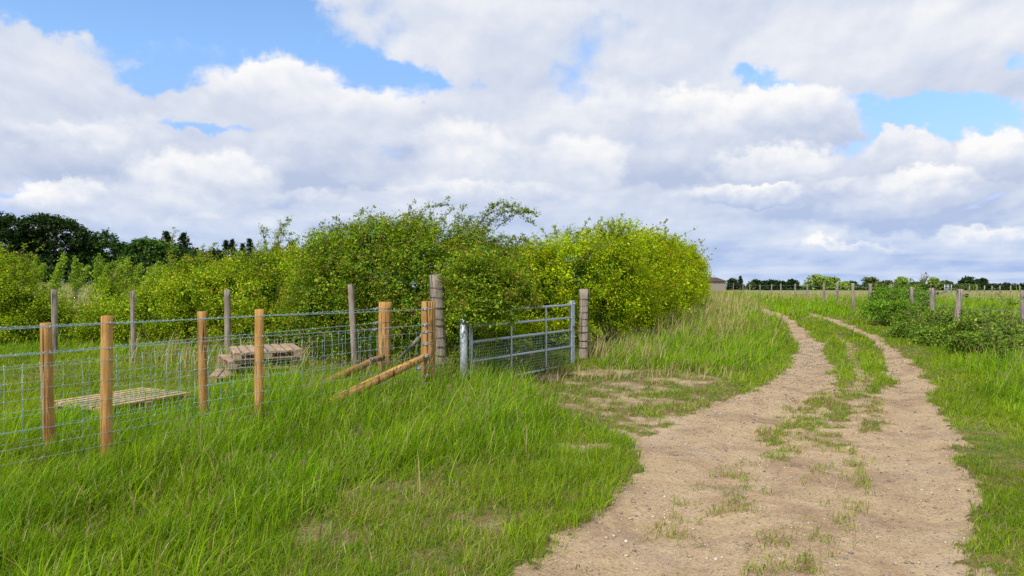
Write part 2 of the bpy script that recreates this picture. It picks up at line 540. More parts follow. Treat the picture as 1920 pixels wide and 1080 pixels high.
def wood_mat(name, c1, c2, c3, crack=0.5, rough=0.75):
    m, t, out = new_mat(name)
    oi = t.new('ShaderNodeObjectInfo')
    tc = t.new('ShaderNodeTexCoord')
    P = t.vm('ADD', tc.outputs['Object'], t.comb(t.m('MULTIPLY', oi.outputs['Random'], 31.0), t.m('MULTIPLY', oi.outputs['Random'], 17.0), 0.0))
    S = t.vm('MULTIPLY', P, (1, 1, 0.07))
    S2 = t.vm('MULTIPLY', P, (1, 1, 0.35))
    grain = t.noise(S, 46, 6, 0.65, 0.6)
    big = t.noise(S2, 7, 3, 0.5, 1.2)
    c = t.mix(t.mr(grain, 0.40, 0.60), c1, c2)
    c = t.mix(t.mr(big, 0.45, 0.75, 0, 0.8), c, c3)
    ck = t.noise(t.vm('MULTIPLY', P, (1, 1, 0.035)), 30, 2, 0.4, 0.2)
    ck = t.mr(ck, 0.60, 0.645)
    c = t.mix(t.m('MULTIPLY', ck, crack), c, tuple(v * .16 for v in c1))
    kn = t.vor(t.vm('MULTIPLY', P, (1, 1, 0.55)), 5.0)
    c = t.mix(t.mr(kn, 0.10, 0.04, 0, .65, True), c, tuple(v * .3 for v in c2))
    dirt = t.noise(P, 23, 4, .6)
    c = t.mix(t.mr(dirt, 0.6, 0.8, 0, .4), c, tuple(v * .45 for v in c1))
    c = t.mix(1.0, c, t.mix(oi.outputs['Random'], (.85, .85, .85), (1.12, 1.08, 1.02)), 'MULTIPLY')
    nb = t.bump(t.m('SUBTRACT', grain, ck), 0.6, 0.006)
    principled(t, out, c, rough, 0, nb, .2)
    return m


M_NEWWOOD = wood_mat('new_post_wood', (0.43, 0.225, 0.065), (0.60, 0.36, 0.13), (0.28, 0.12, 0.035), .9)
M_OLDWOOD = wood_mat('weathered_post_wood', (0.27, 0.23, 0.195), (0.40, 0.35, 0.305), (0.17, 0.135, 0.11), .95, .9)
M_PALLET = wood_mat('pallet_wood', (0.35, 0.245, 0.165), (0.52, 0.39, 0.28), (0.23, 0.145, 0.09), .4, .85)
M_PALLET2 = wood_mat('pale_pallet_wood', (0.44, 0.33, 0.20), (0.56, 0.44, 0.28), (0.30, 0.20, 0.11), .4, .85)


def metal_mat(name, c1, c2, rough=.45, metal=.6, sc=30):
    m, t, out = new_mat(name)
    tc = t.new('ShaderNodeTexCoord')
    n = t.noise(tc.outputs['Object'], sc, 4, .6)
    v = t.vor(tc.outputs['Object'], sc * 2.2, 'Color')
    c = t.mix(t.mr(n, .35, .65), c1, c2)
    c = t.mix(.05, c, v, 'OVERLAY')
    principled(t, out, c, t.mr(n, .3, .7, rough, rough + .25), metal, t.bump(n, .15, .002), .5)
    return m


M_GALV = metal_mat('galvanised_steel', (0.38, 0.43, 0.47), (0.56, 0.61, 0.65), .42, .35)
M_WIRE = metal_mat('galvanised_wire', (0.30, 0.44, 0.44), (0.55, 0.68, 0.70), .4, .3)
M_TENS = metal_mat('tensioner_metal', (0.38, 0.42, 0.50), (0.68, 0.70, 0.78), .3, .75, 80)
M_RUST = metal_mat('rusty_metal', (0.10, 0.035, 0.02), (0.20, 0.07, 0.035), .8, .1)
M_DARKWIRE = metal_mat('old_dark_wire', (0.045, 0.035, 0.03), (0.10, 0.07, 0.05), .7, .3)
M_BARK = wood_mat('branch_bark', (0.16, 0.12, 0.085), (0.24, 0.19, 0.14), (0.09, 0.07, 0.05), .3, .9)
M_PLASTIC = metal_mat('black_insulator', (0.01, 0.01, 0.012), (0.02, 0.02, 0.022), .5, 0)


def ground_mat():
    m, t, out = new_mat('ground_soil_and_turf')
    geo = t.new('ShaderNodeNewGeometry')
    P = geo.outputs['Position']
    at = t.new('ShaderNodeAttribute', attribute_name='tint')
    bare, dry, fld = t.sep(at.outputs['Color'])
    big = t.noise(P, 0.9, 5, .6)
    med = t.noise(P, 5.5, 5, .62, .3)
    fine = t.noise(P, 48, 5, .7)
    grit = t.noise(P, 190, 3, .7)
    peb = t.vor(P, 75, 'Distance'); pebc = t.vor(P, 75, 'Color')
    peb2 = t.vor(P, 34, 'Distance'); pebc2 = t.vor(P, 34, 'Color')
    s = t.mix(t.mr(med, .35, .68), (0.43, 0.305, 0.170), (0.52, 0.39, 0.235))
    s = t.mix(t.mr(t.noise(P, 1.3, 6, .7, .5), .47, .64, 0, .9), s, (0.28, 0.18, 0.11))
    s = t.mix(t.mr(big, .46, .30, 0, .5), s, (0.52, 0.42, 0.30))
    s = t.mix(t.mr(fine, .47, .68, 0, .75), s, (0.20, 0.13, 0.085))
    s = t.mix(t.mr(grit, .55, .72, 0, .45), s, (0.62, 0.52, 0.38))
    r1, g1, b1 = t.sep(pebc)
    r2, g2, b2 = t.sep(pebc2)
    # pebbles: some cells hold a small stone, clustered where the gravel shows
    gp = t.mr(t.noise(P, 1.7, 4, .6), .42, .62)
    k1 = t.m('MULTIPLY', t.m('MULTIPLY', t.mr(peb, .42, .32), t.m('GREATER_THAN', r1, .5)), gp)
    stone = t.mix(g1, (0.12, 0.11, 0.12), t.mix(b1, (0.62, 0.53, 0.42), (0.38, 0.27, 0.18)))
    s = t.mix(t.m('MULTIPLY', k1, .85), s, stone)
    k2 = t.m('MULTIPLY', t.mr(peb2, .30, .22), t.m('GREATER_THAN', r2, .78))
    stone2 = t.mix(g2, (0.13, 0.115, 0.115), (0.60, 0.54, 0.46))
    s = t.mix(t.m('MULTIPLY', k2, .8), s, stone2)
    thatch = t.mix(t.mr(fine, .35, .65), (0.15, 0.11, 0.045), (0.27, 0.19, 0.09))
    thatch = t.mix(t.mr(med, .42, .60), thatch, (0.075, 0.13, 0.015))
    field = t.mix(t.mr(t.noise(P, .22, 6, .7), .38, .64), (0.30, 0.26, 0.13), (0.155, 0.21, 0.06))
    field = t.mix(t.mr(t.noise(P, 3, 4, .7), .45, .7, 0, .5), field, (0.10, 0.12, 0.045))
    turf = t.mix(fld, thatch, field)
    edge = t.m('ADD', bare, t.m('MULTIPLY', t.m('SUBTRACT', fine, .5), .9))
    edge = t.m('ADD', edge, t.m('MULTIPLY', t.m('SUBTRACT', med, .5), .7))
    c = t.mix(t.mr(edge, .32, .58), turf, s)
    h = t.m('ADD', t.m('MULTIPLY', fine, .5), t.m('MULTIPLY', grit, .2))
    h = t.m('ADD', h, t.m('MULTIPLY', med, 2.2))
    h = t.m('ADD', h, t.m('ADD', t.m('MULTIPLY', k1, .35), t.m('MULTIPLY', k2, .6)))
    principled(t, out, c, .95, 0, t.bump(h, 1.0, .018), .15)
    return m


M_GROUND = ground_mat()


def build_ground():
    ys = [-12.0, -8, -4, -1, 1, 2.2]
    y = 2.6
    while y < 3500:
        ys.append(y)
        y += max(0.03, 0.0085 * y) if y < 30 else (0.03 * y if y < 150 else 0.12 * y)
    ys = np.array(ys)
    xs = list(np.arange(-5.5, 9.5, 0.045))
    x = 9.5; st = .05
    while x < 3500:
        xs.append(x); st = st * 1.05 + .003; x += st
    x = -5.5; st = .05
    while x > -3500:
        x -= st; xs.append(x); st = st * 1.05 + .003
    xs = np.array(sorted(set(np.round(xs, 4))))
    X, Y = np.meshgrid(xs, ys)
    bare, dens, hg, dry = cover(X.ravel(), Y.ravel())
    X = X.ravel(); Y = Y.ravel()
    Z = gz(X, Y) - 0.03 * bare * (Y < 40)
    # the worn wheel tracks lie a little lower
    fld = sstep(Y, 28, 45) * np.where((X > 9) & (Y < 60), 0.4, 1) * np.where(np.abs(X - Y * .28) < 6, .3, 1)
    fld = np.maximum(fld, sstep(X - (0.42 * Y + 3.5), 0, 3) * (Y > 14))
    nx, ny = len(xs), len(ys)
    idx = np.arange(nx * ny).reshape(ny, nx)
    F = np.stack([idx[:-1, :-1], idx[:-1, 1:], idx[1:, 1:], idx[1:, :-1]], -1).reshape(-1, 4)
    me = np_mesh('ground', np.stack([X, Y, Z], 1), F, 4, np.stack([bare, dry, fld], 1), True)
    o = link_mesh('ground', me, M_GROUND)
    tag(o, kind='structure')
    print('ground verts', len(X))


build_ground()


# ------------------------------------------------------------------ grass
def norm(v):
    return v / np.maximum(np.linalg.norm(v, axis=-1, keepdims=True), 1e-9)


def blades(P, H, Wd, C, lean=(0.25, 0.0), spread=0.55, segs=3, droop=0.35):
    """P (n,3) feet, H heights, Wd widths, C colours -> vertex, face arrays (quads; the tip is a narrow quad)"""
    n = len(P)
    th = rng.uniform(0, 2 * math.pi, n)
    L = np.stack([np.cos(th), np.sin(th)], 1) * (np.abs(rng.normal(0, spread, n)))[:, None] + np.array(lean)
    face = rng.uniform(0, math.pi, n)
    face = np.where(rng.random(n) < .6, rng.normal(0, .5, n), face)
    side = np.stack([np.cos(face), np.sin(face), np.zeros(n)], 1)
    V = np.empty((n, (segs + 1) * 2, 3)); CC = np.empty((n, (segs + 1) * 2, 3))
    for k in range(segs + 1):
        s = k / segs
        off = L * (s ** 1.9)[..., None] if False else L * (s ** 1.8)
        hz = s * (1 - droop * s * np.minimum(np.linalg.norm(L, axis=1), 1.2) ** 1.3)
        c = P + np.stack([off[:, 0] * H, off[:, 1] * H, hz * H], 1)
        w = Wd * (1 - s ** 2.2) + Wd * .08
        V[:, 2 * k] = c - side * (w / 2)[:, None]
        V[:, 2 * k + 1] = c + side * (w / 2)[:, None]
        CC[:, 2 * k] = CC[:, 2 * k + 1] = C
    b = np.arange(n)[:, None] * (segs + 1) * 2
    F = np.concatenate([np.stack([b[:, 0] + 2 * k, b[:, 0] + 2 * k + 1, b[:, 0] + 2 * k + 3, b[:, 0] + 2 * k + 2], 1) for k in range(segs)])
    return V.reshape(-1, 3), F, CC.reshape(-1, 3)


def in_view(x, y, margin=1.12):
    return np.abs(x) < 0.722 * margin * y + 0.5


GREENS = np.array([(0.135, 0.28, 0.003), (0.205, 0.35, 0.004), (0.075, 0.185, 0.004), (0.30, 0.42, 0.010), (0.12, 0.25, 0.025)])
DRYS = np.array([(0.42, 0.33, 0.14), (0.34, 0.29, 0.12), (0.50, 0.42, 0.22), (0.30, 0.20, 0.08)])


def build_grass():
    bands = [(2.6, 4.6, 7500, .0042, 3), (4.6, 7.0, 5200, .0048, 3), (7.0, 10.5, 3000, .0065, 3), (10.5, 16, 1250, .0100, 2),
             (16, 26, 480, .017, 2), (26, 45, 130, .030, 2), (45, 90, 26, .055, 1)]
    parts = {'near': [], 'far': []}
    for (y0, y1, den, wd, segs) in bands:
        xm = 0.722 * 1.12 * y1 + .5
        n = int(den * (y1 - y0) * 2 * xm)
        x = rng.uniform(-xm, xm, n); y = rng.uniform(y0, y1, n)
        k = in_view(x, y); x = x[k]; y = y[k]
        # tussocks: pull blades toward clump centres
        cl = np.clip(0.5 + 0.45 * wob(x, y, 5.0, 41) + .35 * wob(x, y, 15.0, 42), 0, 1.1)
        bare, dens, h, dry = cover(x, y)
        # taller grass covers the ground with fewer blades
        eff = dens * (0.55 + .45 * cl) * np.clip(0.14 / h, .42, 1.0) ** .7
        # behind hedges nobody sees the ground
        k = rng.random(len(x)) < eff
        x, y, h, dry, cl = x[k], y[k], h[k], dry[k], cl[k]
        n = len(x)
        z = gz(x, y) - .01
        q = 0.5 + .5 * wob(x, y, .9, 51); q2 = 0.5 + .5 * wob(x, y, 3.1, 52)
        i = (rng.random(n) * 5).astype(int)
        C = GREENS[i] * .55 + .45 * (GREENS[0] * (1 - q2)[:, None] + GREENS[3] * q2[:, None])
        C = C * (0.62 + .42 * q + .30 * cl + rng.normal(0, .16, n))[:, None].clip(.35, 1.7)
        # short trodden turf is duller
        short = (h < .13)
        C = np.where(short[:, None], C * np.array([1.0, .9, 1.2]), C)
        dr = rng.random(n) < dry * (.35 + .8 * q2)
        C = np.where(dr[:, None], DRYS[(rng.random(n) * 4).astype(int)] * rng.uniform(.7, 1.1, n)[:, None], C)
        H = h * rng.lognormal(-.12, .36, n) * (.55 + .85 * cl)
        Wd = wd * rng.uniform(.7, 1.5, n) * np.where(h > .12, 1.3, .9)
        V, F, CC = blades(np.stack([x, y, z], 1), H, Wd, C, (0.18, 0.02), np.where(short, .8, .62), segs)
        parts['near' if y1 <= 16.1 else 'far'].append((V, F, CC))
        print('grass band', y0, y1, n)
    for key, nm, lab in (('near', 'grass', None), ('far', 'distant_grass', None)):
        Vs = []; Fs = []; Cs = []; off = 0
        for V, F, CC in parts[key]:
            Vs.append(V); Fs.append(F + off); Cs.append(CC); off += len(V)
        me = np_mesh(nm, np.concatenate(Vs), np.concatenate(Fs), 4, np.concatenate(Cs))
        tag(link_mesh(nm, me, M_GRASS), kind='stuff')
    # tall tussock blades and seed stalks standing above the verge
    n = 60000
    y = rng.uniform(3, 16, n); x = rng.uniform(-12, 12, n)
    k = in_view(x, y); x, y = x[k], y[k]
    bare, dens, h, dry = cover(x, y)
    cl = wob(x, y, 6.0, 61)
    k = (h > .17) & (bare < .5) & (cl > -.1) & (rng.random(len(x)) < .85)
    x, y, h = x[k], y[k], h[k]
    n = len(x); C = GREENS[(rng.random(n) * 5).astype(int)] * rng.uniform(.95, 1.55, n)[:, None]
    dr = rng.random(n) < .09
    C = np.where(dr[:, None], DRYS[(rng.random(n) * 4).astype(int)], C)
    V, F, CC = blades(np.stack([x, y, gz(x, y)], 1), h * rng.uniform(1.1, 1.8, n), .006 + .0004 * y, C, (.25, .03), .65, 4, .5)
    me = np_mesh('tussock_grass', V, F, 4, CC)
    tag(link_mesh('tussock_grass', me, M_GRASS), kind='stuff')
    n = 9000
    y = rng.uniform(3.2, 15, n); x = rng.uniform(-11, 11, n)
    k = in_view(x, y); x, y = x[k], y[k]
    bare, dens, h, dry = cover(x, y)
    k = (h > .15) & (bare < .4) & (wob(x, y, 1.1, 66) > .0)
    x, y, h = x[k], y[k], h[k]; n = len(x)
    H = h * rng.uniform(1.5, 2.3, n)
    P = np.stack([x, y, gz(x, y)], 1)
    C = np.where((rng.random(n) < .6)[:, None], np.array((.20, .27, .07)), np.array((.34, .28, .13)))
    V, F, CC = blades(P, H, .0025 + .0002 * y, C, (.25, .03), .18, 4, .25)
    tips = V.reshape(n, 10, 3)[:, 8:10].mean(1); pre = V.reshape(n, 10, 3)[:, 6:8].mean(1)
    d = norm(tips - pre)
    off = len(V); L = .03 + .03 * rng.random(n)
    sv = norm(np.cross(d, np.array([0, 1.0, 0.1]))) * (.004 + .0003 * y)[:, None]
    HV = np.stack([tips - d * L[:, None], tips - d * L[:, None] * .4 + sv, tips + d * .006, tips - d * L[:, None] * .4 - sv], 1).reshape(-1, 3)
    HF = np.arange(n * 4).reshape(-1, 4) + off
    HC = np.repeat(np.array([(.22, .14, .12), (.34, .26, .14), (.26, .25, .10)])[(rng.random(n) * 3).astype(int)], 4, 0)
    me = np_mesh('grass_seed_heads', np.concatenate([V, HV]), np.concatenate([F, HF]), 4, np.concatenate([CC, HC]))
    tag(link_mesh('grass_seed_heads', me, M_GRASS), kind='stuff')
    # straw coloured dead grass on the far verge, round the posts and over the right hand field
    pts = []
    for (u0, u1, v0, v1, n, hh) in ((1180, 1400, 575, 650, 750, .62), (1200, 1440, 560, 600, 900, .60), (1100, 1240, 655, 690, 300, .38), (860, 900, 690, 710, 60, .3), (1000, 1400, 690, 720, 350, .2),
                                    (1640, 1920, 556, 575, 600, .5), (1400, 1920, 553, 564, 1600, .5), (640, 870, 700, 735, 130, .42), (240, 700, 650, 700, 500, .45), (1330, 1400, 548, 575, 400, .6)):
        u = rng.uniform(u0, u1, n); v = rng.uniform(v0, v1, n)
        for a, b in zip(u, v):
            gx, gy = ground_hit(a, b)
            if gy < 110: pts.append((gx, gy, hh))
    pts = np.array(pts)
    x, y, h = pts.T
    bare, dens, _, _ = cover(x, y)
    k = (bare < .4) & (wob(x, y, 1.6, 71) > -.35)
    x, y, h = x[k], y[k], h[k]
    n = len(x)
    V, F, CC = blades(np.stack([x, y, gz(x, y)], 1), h * rng.uniform(.6, 1.35, n), .006 + .00055 * y, DRYS[(rng.random(n) * 3).astype(int)] * rng.uniform(.8, 1.25, n)[:, None], (.2, .05), .35, 3, .3)
    me = np_mesh('dry_grass', V, F, 4, CC)
    tag(link_mesh('dry_grass', me, M_GRASS), kind='stuff')


build_grass()


def build_gravel():
    n = 60000
    y = 2.8 + 16 * rng.random(n) ** 1.4; x = rng.uniform(-2, 10, n)
    k = in_view(x, y); x, y = x[k], y[k]
    bare, dens, h, dry = cover(x, y)
    g = wob(x, y, 1.9, 81)
    k = (bare > .6) & (rng.random(len(x)) < .35 + .5 * (g > .1) + .2 * (x < y * .42))
    x, y = x[k], y[k]
    n = len(x)
    s = np.minimum(.0040 * rng.lognormal(0, .6, n), .013) + .0008 * np.maximum(y - 5, 0)
    base = norm(np.array([(0, 0, 1), (1, 0, .1), (.3, .95, -.05), (-.8, .6, .1), (-.8, -.6, -.1), (.3, -.95, .1), (0, 0, -1)], float))
    V = base[None] * s[:, None, None] * rng.uniform(.75, 1.25, (n, 7, 1)) * np.stack([rng.uniform(.8, 1.7, n), rng.uniform(.8, 1.3, n), rng.uniform(.45, .9, n)], 1)[:, None]
    th = rng.uniform(0, 6.28, n)
    c, sn = np.cos(th)[:, None], np.sin(th)[:, None]
    V = np.stack([V[..., 0] * c - V[..., 1] * sn, V[..., 0] * sn + V[..., 1] * c, V[..., 2]], -1)
    V += np.stack([x, y, gz(x, y) - .03 + s * .25], 1)[:, None]
    T = np.array([(0, 1, 2), (0, 2, 3), (0, 3, 4), (0, 4, 5), (0, 5, 1), (6, 2, 1), (6, 3, 2), (6, 4, 3), (6, 5, 4), (6, 1, 5)])
    F = (np.arange(n)[:, None, None] * 7 + T[None]).reshape(-1, 3)
    pal = np.array([(.45, .36, .26), (.55, .46, .35), (.12, .12, .14), (.30, .25, .21), (.58, .52, .44), (.35, .22, .15), (.2, .2, .23), (.48, .38, .25), (.40, .30, .2), (.5, .4, .28)])
    C = pal[(rng.random(n) * 10).astype(int)] * rng.uniform(.7, 1.15, n)[:, None]
    me = np_mesh('gravel', V.reshape(-1, 3), F, 3, np.repeat(C, 7, 0))
    m, t, out = new_mat('gravel_stones')
    at = t.new('ShaderNodeAttribute', attribute_name='tint')
    principled(t, out, at.outputs['Color'], .85, 0, None, .25)
    tag(link_mesh('gravel', me, m), kind='stuff')


build_gravel()


# ------------------------------------------------------------------ foliage
def leaves(P, N, S, C, aspect=.62, fold=.18):
    """diamond leaves: centres P, normals N, length S, colours C"""
    n = len(P)
    N = norm(N)
    r = norm(np.cross(N, rng.normal(size=(n, 3))))
    b = np.cross(N, r)
    S = S[:, None]
    V = np.empty((n, 4, 3))
    V[:, 0] = P - r * S * .5
    V[:, 1] = P + b * S * aspect * .5 + N * S * fold * .5 - r * S * .06
    V[:, 2] = P + r * S * .5 - N * S * fold * .3
    V[:, 3] = P - b * S * aspect * .5 + N * S * fold * .5 - r * S * .06
    F = np.arange(n * 4).reshape(-1, 4)
    return V.reshape(-1, 3), F, np.repeat(C, 4, 0)


def lobe_points(lobes, n, depth=.3, rough=.22, seed=0, zmin=None, keep_inside=.55, cfreq=3.0):
    """points on and just under the lumpy surface of a union of ellipsoids, with outward normals"""
    L = np.array(lobes, float)
    c, r = L[:, :3], L[:, 3:6]
    area = (r[:, 0] * r[:, 1] + r[:, 1] * r[:, 2] + r[:, 0] * r[:, 2])
    i = rng.choice(len(L), n, p=area / area.sum())
    d = norm(rng.normal(size=(n, 3)))
    d[:, 2] = np.where((d[:, 2] < -.5), -d[:, 2], d[:, 2])
    rad = 1 - np.minimum(np.abs(rng.normal(0, depth, n)), .8)
    P = c[i] + d * r[i]
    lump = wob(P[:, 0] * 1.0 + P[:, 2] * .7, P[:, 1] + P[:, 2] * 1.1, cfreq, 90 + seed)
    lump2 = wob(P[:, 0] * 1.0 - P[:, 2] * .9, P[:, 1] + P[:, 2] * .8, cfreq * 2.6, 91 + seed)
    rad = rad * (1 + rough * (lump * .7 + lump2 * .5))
    P = c[i] + d * r[i] * rad[:, None]
    # drop what is deep inside another lobe
    ok = np.ones(n, bool)
    for k in range(len(L)):
        q = np.linalg.norm((P - c[k]) / r[k], axis=1)
        ok &= (q > keep_inside) | (i == k)
    # hollows between the sprays
    ok &= ~((lump2 < -.30) & (rng.random(n) < .85))
    if zmin is not None:
        ok &= P[:, 2] > zmin
    N = norm(d / r[i])
    return P[ok], N[ok], lump[ok]


class Foliage:
    def __init__(s): s.V = []; s.F = []; s.C = []; s.n = 0
    def add(s, V, F, C):
        s.V.append(V); s.F.append(F + s.n); s.C.append(C); s.n += len(V)
    def build(s, name, mat, parent):
        me = np_mesh(name, np.concatenate(s.V), np.concatenate(s.F), 4, np.concatenate(s.C))
        return link_mesh(name, me, mat, parent)


def palette(n, cols, weights, var=.16):
    cols = np.array(cols, float); w = np.array(weights, float)
    C = cols[rng.choice(len(cols), n, p=w / w.sum())]
    return C * rng.normal(1, var, n).clip(.5, 1.6)[:, None]


HAW_UNUSED = [(0.15, 0.27, 0.02), (0.22, 0.33, 0.02), (0.09, 0.17, 0.02), (0.32, 0.36, 0.03), (0.26, 0.15, 0.04)]


def twig_cloud(fol, lobes, ntwig, per, size, cols, wts, seed=0, zmin=.1, depth=.2, rough=.34, leafj=9, tw=.16, var=.16, upbias=.65, cfreq=3.0, tipcol=None):
    """short twigs over a lumpy surface, each with its own spray of leaves"""
    P, N, lump = lobe_points(lobes, ntwig, depth, rough, seed, zmin, cfreq=cfreq)
    n = len(P)
    D = norm(N * .8 + rng.normal(0, .45, (n, 3)) + np.array([0.12, 0, .35]))
    s = rng.uniform(-.2, 1, (n, per))
    Q = P[:, None] + D[:, None] * (s * tw)[..., None] + rng.normal(0, min(tw * .22, leafj), (n, per, 3))
    NN = N[:, None] * .6 + rng.normal(0, .75, (n, per, 3)) + np.array([0, 0, upbias])
    m = n * per
    tone = (1 + .36 * lump + rng.normal(0, .20, n)).clip(.35, 1.7)  # bulges lighter, dents darker: clump shading put into the leaf colour
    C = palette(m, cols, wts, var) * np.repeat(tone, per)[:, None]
    if tipcol is not None:
        tipf = ((np.repeat(rng.random(n), per) < tipcol[1] * 3) & (s.ravel() > .45))[:, None]
        C = np.where(tipf, np.array(tipcol[0]) * rng.uniform(.7, 1.2, m)[:, None], C)
    S = size * rng.lognormal(0, .28, m)
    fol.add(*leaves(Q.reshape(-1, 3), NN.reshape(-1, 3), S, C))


def sprig(fol, mb, pts, size, cols, wts, n=120, r0=.008, spread=.07):
    """an arching shoot: a thin curved stem with short side shoots of small leaves"""
    pts = np.array(pts, float)
    t = np.linspace(0, 1, len(pts))
    T = np.linspace(0, 1, 14)
    C = np.stack([np.interp(T, t, pts[:, k]) for k in range(3)], 1)
    for _ in range(2):
        C[1:-1] = (C[:-2] + 2 * C[1:-1] + C[2:]) / 4
    C[1:-1] += rng.normal(0, .012, (12, 3))
    mb.tube(C, list(np.linspace(r0, r0 * .25, 14)), 5)
    nn = max(6, n // 9)
    for k in range(nn):
        s = rng.uniform(.08, 1.0)
        p = np.array([np.interp(s, T, C[:, j]) for j in range(3)])
        d = rng.normal(size=3); d[2] = abs(d[2]) * .7; d /= np.linalg.norm(d)
        L = spread * rng.uniform(.4, 1.8) * (1.25 - .7 * s)
        e = p + d * L
        mb.tube([p, (p + e) / 2 + rng.normal(0, .008, 3), e], [r0 * .4, r0 * .3, r0 * .18], 4)
        q = 9
        w = rng.uniform(.1, 1.1, q)[:, None]
        Q = p + (e - p) * w + rng.normal(0, .018, (q, 3))
        fol.add(*leaves(Q, rng.normal(0, .8, (q, 3)) + np.array([0, 0, .6]), size * rng.lognormal(0, .25, q), palette(q, cols, wts)))


def px(u, v, D):
    """world point seen at photo pixel (u, v) at depth D"""
    return ((u - 960) / FPX * D, D, CAMH - (v - 540) / FPX * D)


def lob(u, v, D, ru, rv, rd):
    """ellipsoid lobe centred at pixel (u, v) at depth D; half sizes in photo pixels across and up, metres deep"""
    x, y, z = px(u, v, D)
    k = D / FPX
    return (x, y, z, ru * k, rd, rv * k)


def stems(mb, base, targets, r=.03, seed=0):
    base = np.array(base, float)
    for t in targets:
        t = np.array(t, float)
        b = base + np.array([rng.normal(0, .12), rng.normal(0, .1), 0])
        mid = b + (t - b) * .5 + rng.normal(0, .12, 3)
        mb.tube([b, b + (mid - b) * .5 + rng.normal(0, .04, 3), mid, mid + (t - mid) * .6 + rng.normal(0, .05, 3), t], [r, r * .8, r * .6, r * .35, r * .15], 6)
        for k in range(5):
            s = rng.uniform(.4, .95); p = b + (t - b) * s
            e = p + rng.normal(0, .3, 3) + np.array([0, 0, .15])
            mb.tube([p, (p + e) / 2 + rng.normal(0, .03, 3), e], [r * .35, r * .25, r * .1], 4)


def bush(name, label, cat, group, lobes, ntwig, per, size, cols, wts, sprigs=(), seed=0, base=None, zmin_off=.12, tipcol=None, over=None, ragged=52, **kw):
    c = np.array(lobes)[:, :3].mean(0)
    if base is None: base = (c[0], c[1])
    bz = float(gz(base[0], base[1]))
    t = empty(name, (base[0], base[1], bz))
    tag(t, label, cat, group)
    f = Foliage(); mb = MB()
    ntwig = int(ntwig * 1.05); per = int(per * 1.5); size = size * .88
    kw.setdefault('tw', size * 6.5); kw.setdefault('leafj', size * 1.0)
    twig_cloud(f, lobes, ntwig, per, size, cols, wts, seed, bz + zmin_off, tipcol=tipcol, **kw)
    # inner leaves close the gaps; interior shade is put into their darker colour
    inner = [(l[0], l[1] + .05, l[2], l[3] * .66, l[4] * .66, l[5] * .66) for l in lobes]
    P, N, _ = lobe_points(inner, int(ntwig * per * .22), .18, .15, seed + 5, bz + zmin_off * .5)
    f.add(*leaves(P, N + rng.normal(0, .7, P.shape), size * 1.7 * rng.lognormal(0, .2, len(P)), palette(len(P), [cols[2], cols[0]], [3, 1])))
    stems(mb, (base[0], base[1], bz), [(l[0], l[1], l[2] + l[5] * .4) for l in lobes[:8]])
    if over:
        twig_cloud(f, over[0], over[1], per, size, cols, wts, seed + 31, bz + zmin_off, depth=.35, rough=.6, tw=.22, leafj=.035, tipcol=tipcol)
    # upright shoots all over the top give it a ragged outline
    tops = sorted(lobes, key=lambda l: -(l[2] + l[5]))[:max(4, len(lobes) * 2 // 3)]
    for k in range(ragged):
        l = tops[k % len(tops)]
        a = rng.uniform(0, 6.28); q = rng.uniform(0, .8)
        p = np.array((l[0] + l[3] * q * math.cos(a), l[1] + l[4] * q * math.sin(a), l[2] + l[5] * .8 * math.sqrt(1 - q * q)))
        hgt = rng.uniform(5, 16) * size
        e = p + np.array((rng.normal(.5, .4) * hgt, rng.normal(0, .3) * hgt, hgt))
        sprig(f, mb, [p, (p + e) / 2 + rng.normal(0, .1 * hgt, 3), e], size * .9, cols, wts, int(40 + 25 * rng.random()), spread=size * 1.6)
    for sp in sprigs:
        n = int(sp[-1] * 1.7)
        sprig(f, mb, sp[:-1], size * .8, cols, wts, n, spread=.11 * size / .04)
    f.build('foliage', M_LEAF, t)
    mb.build('branches', M_BARK, t)
    return t


HG = 'hawthorn bushes of the field hedge'


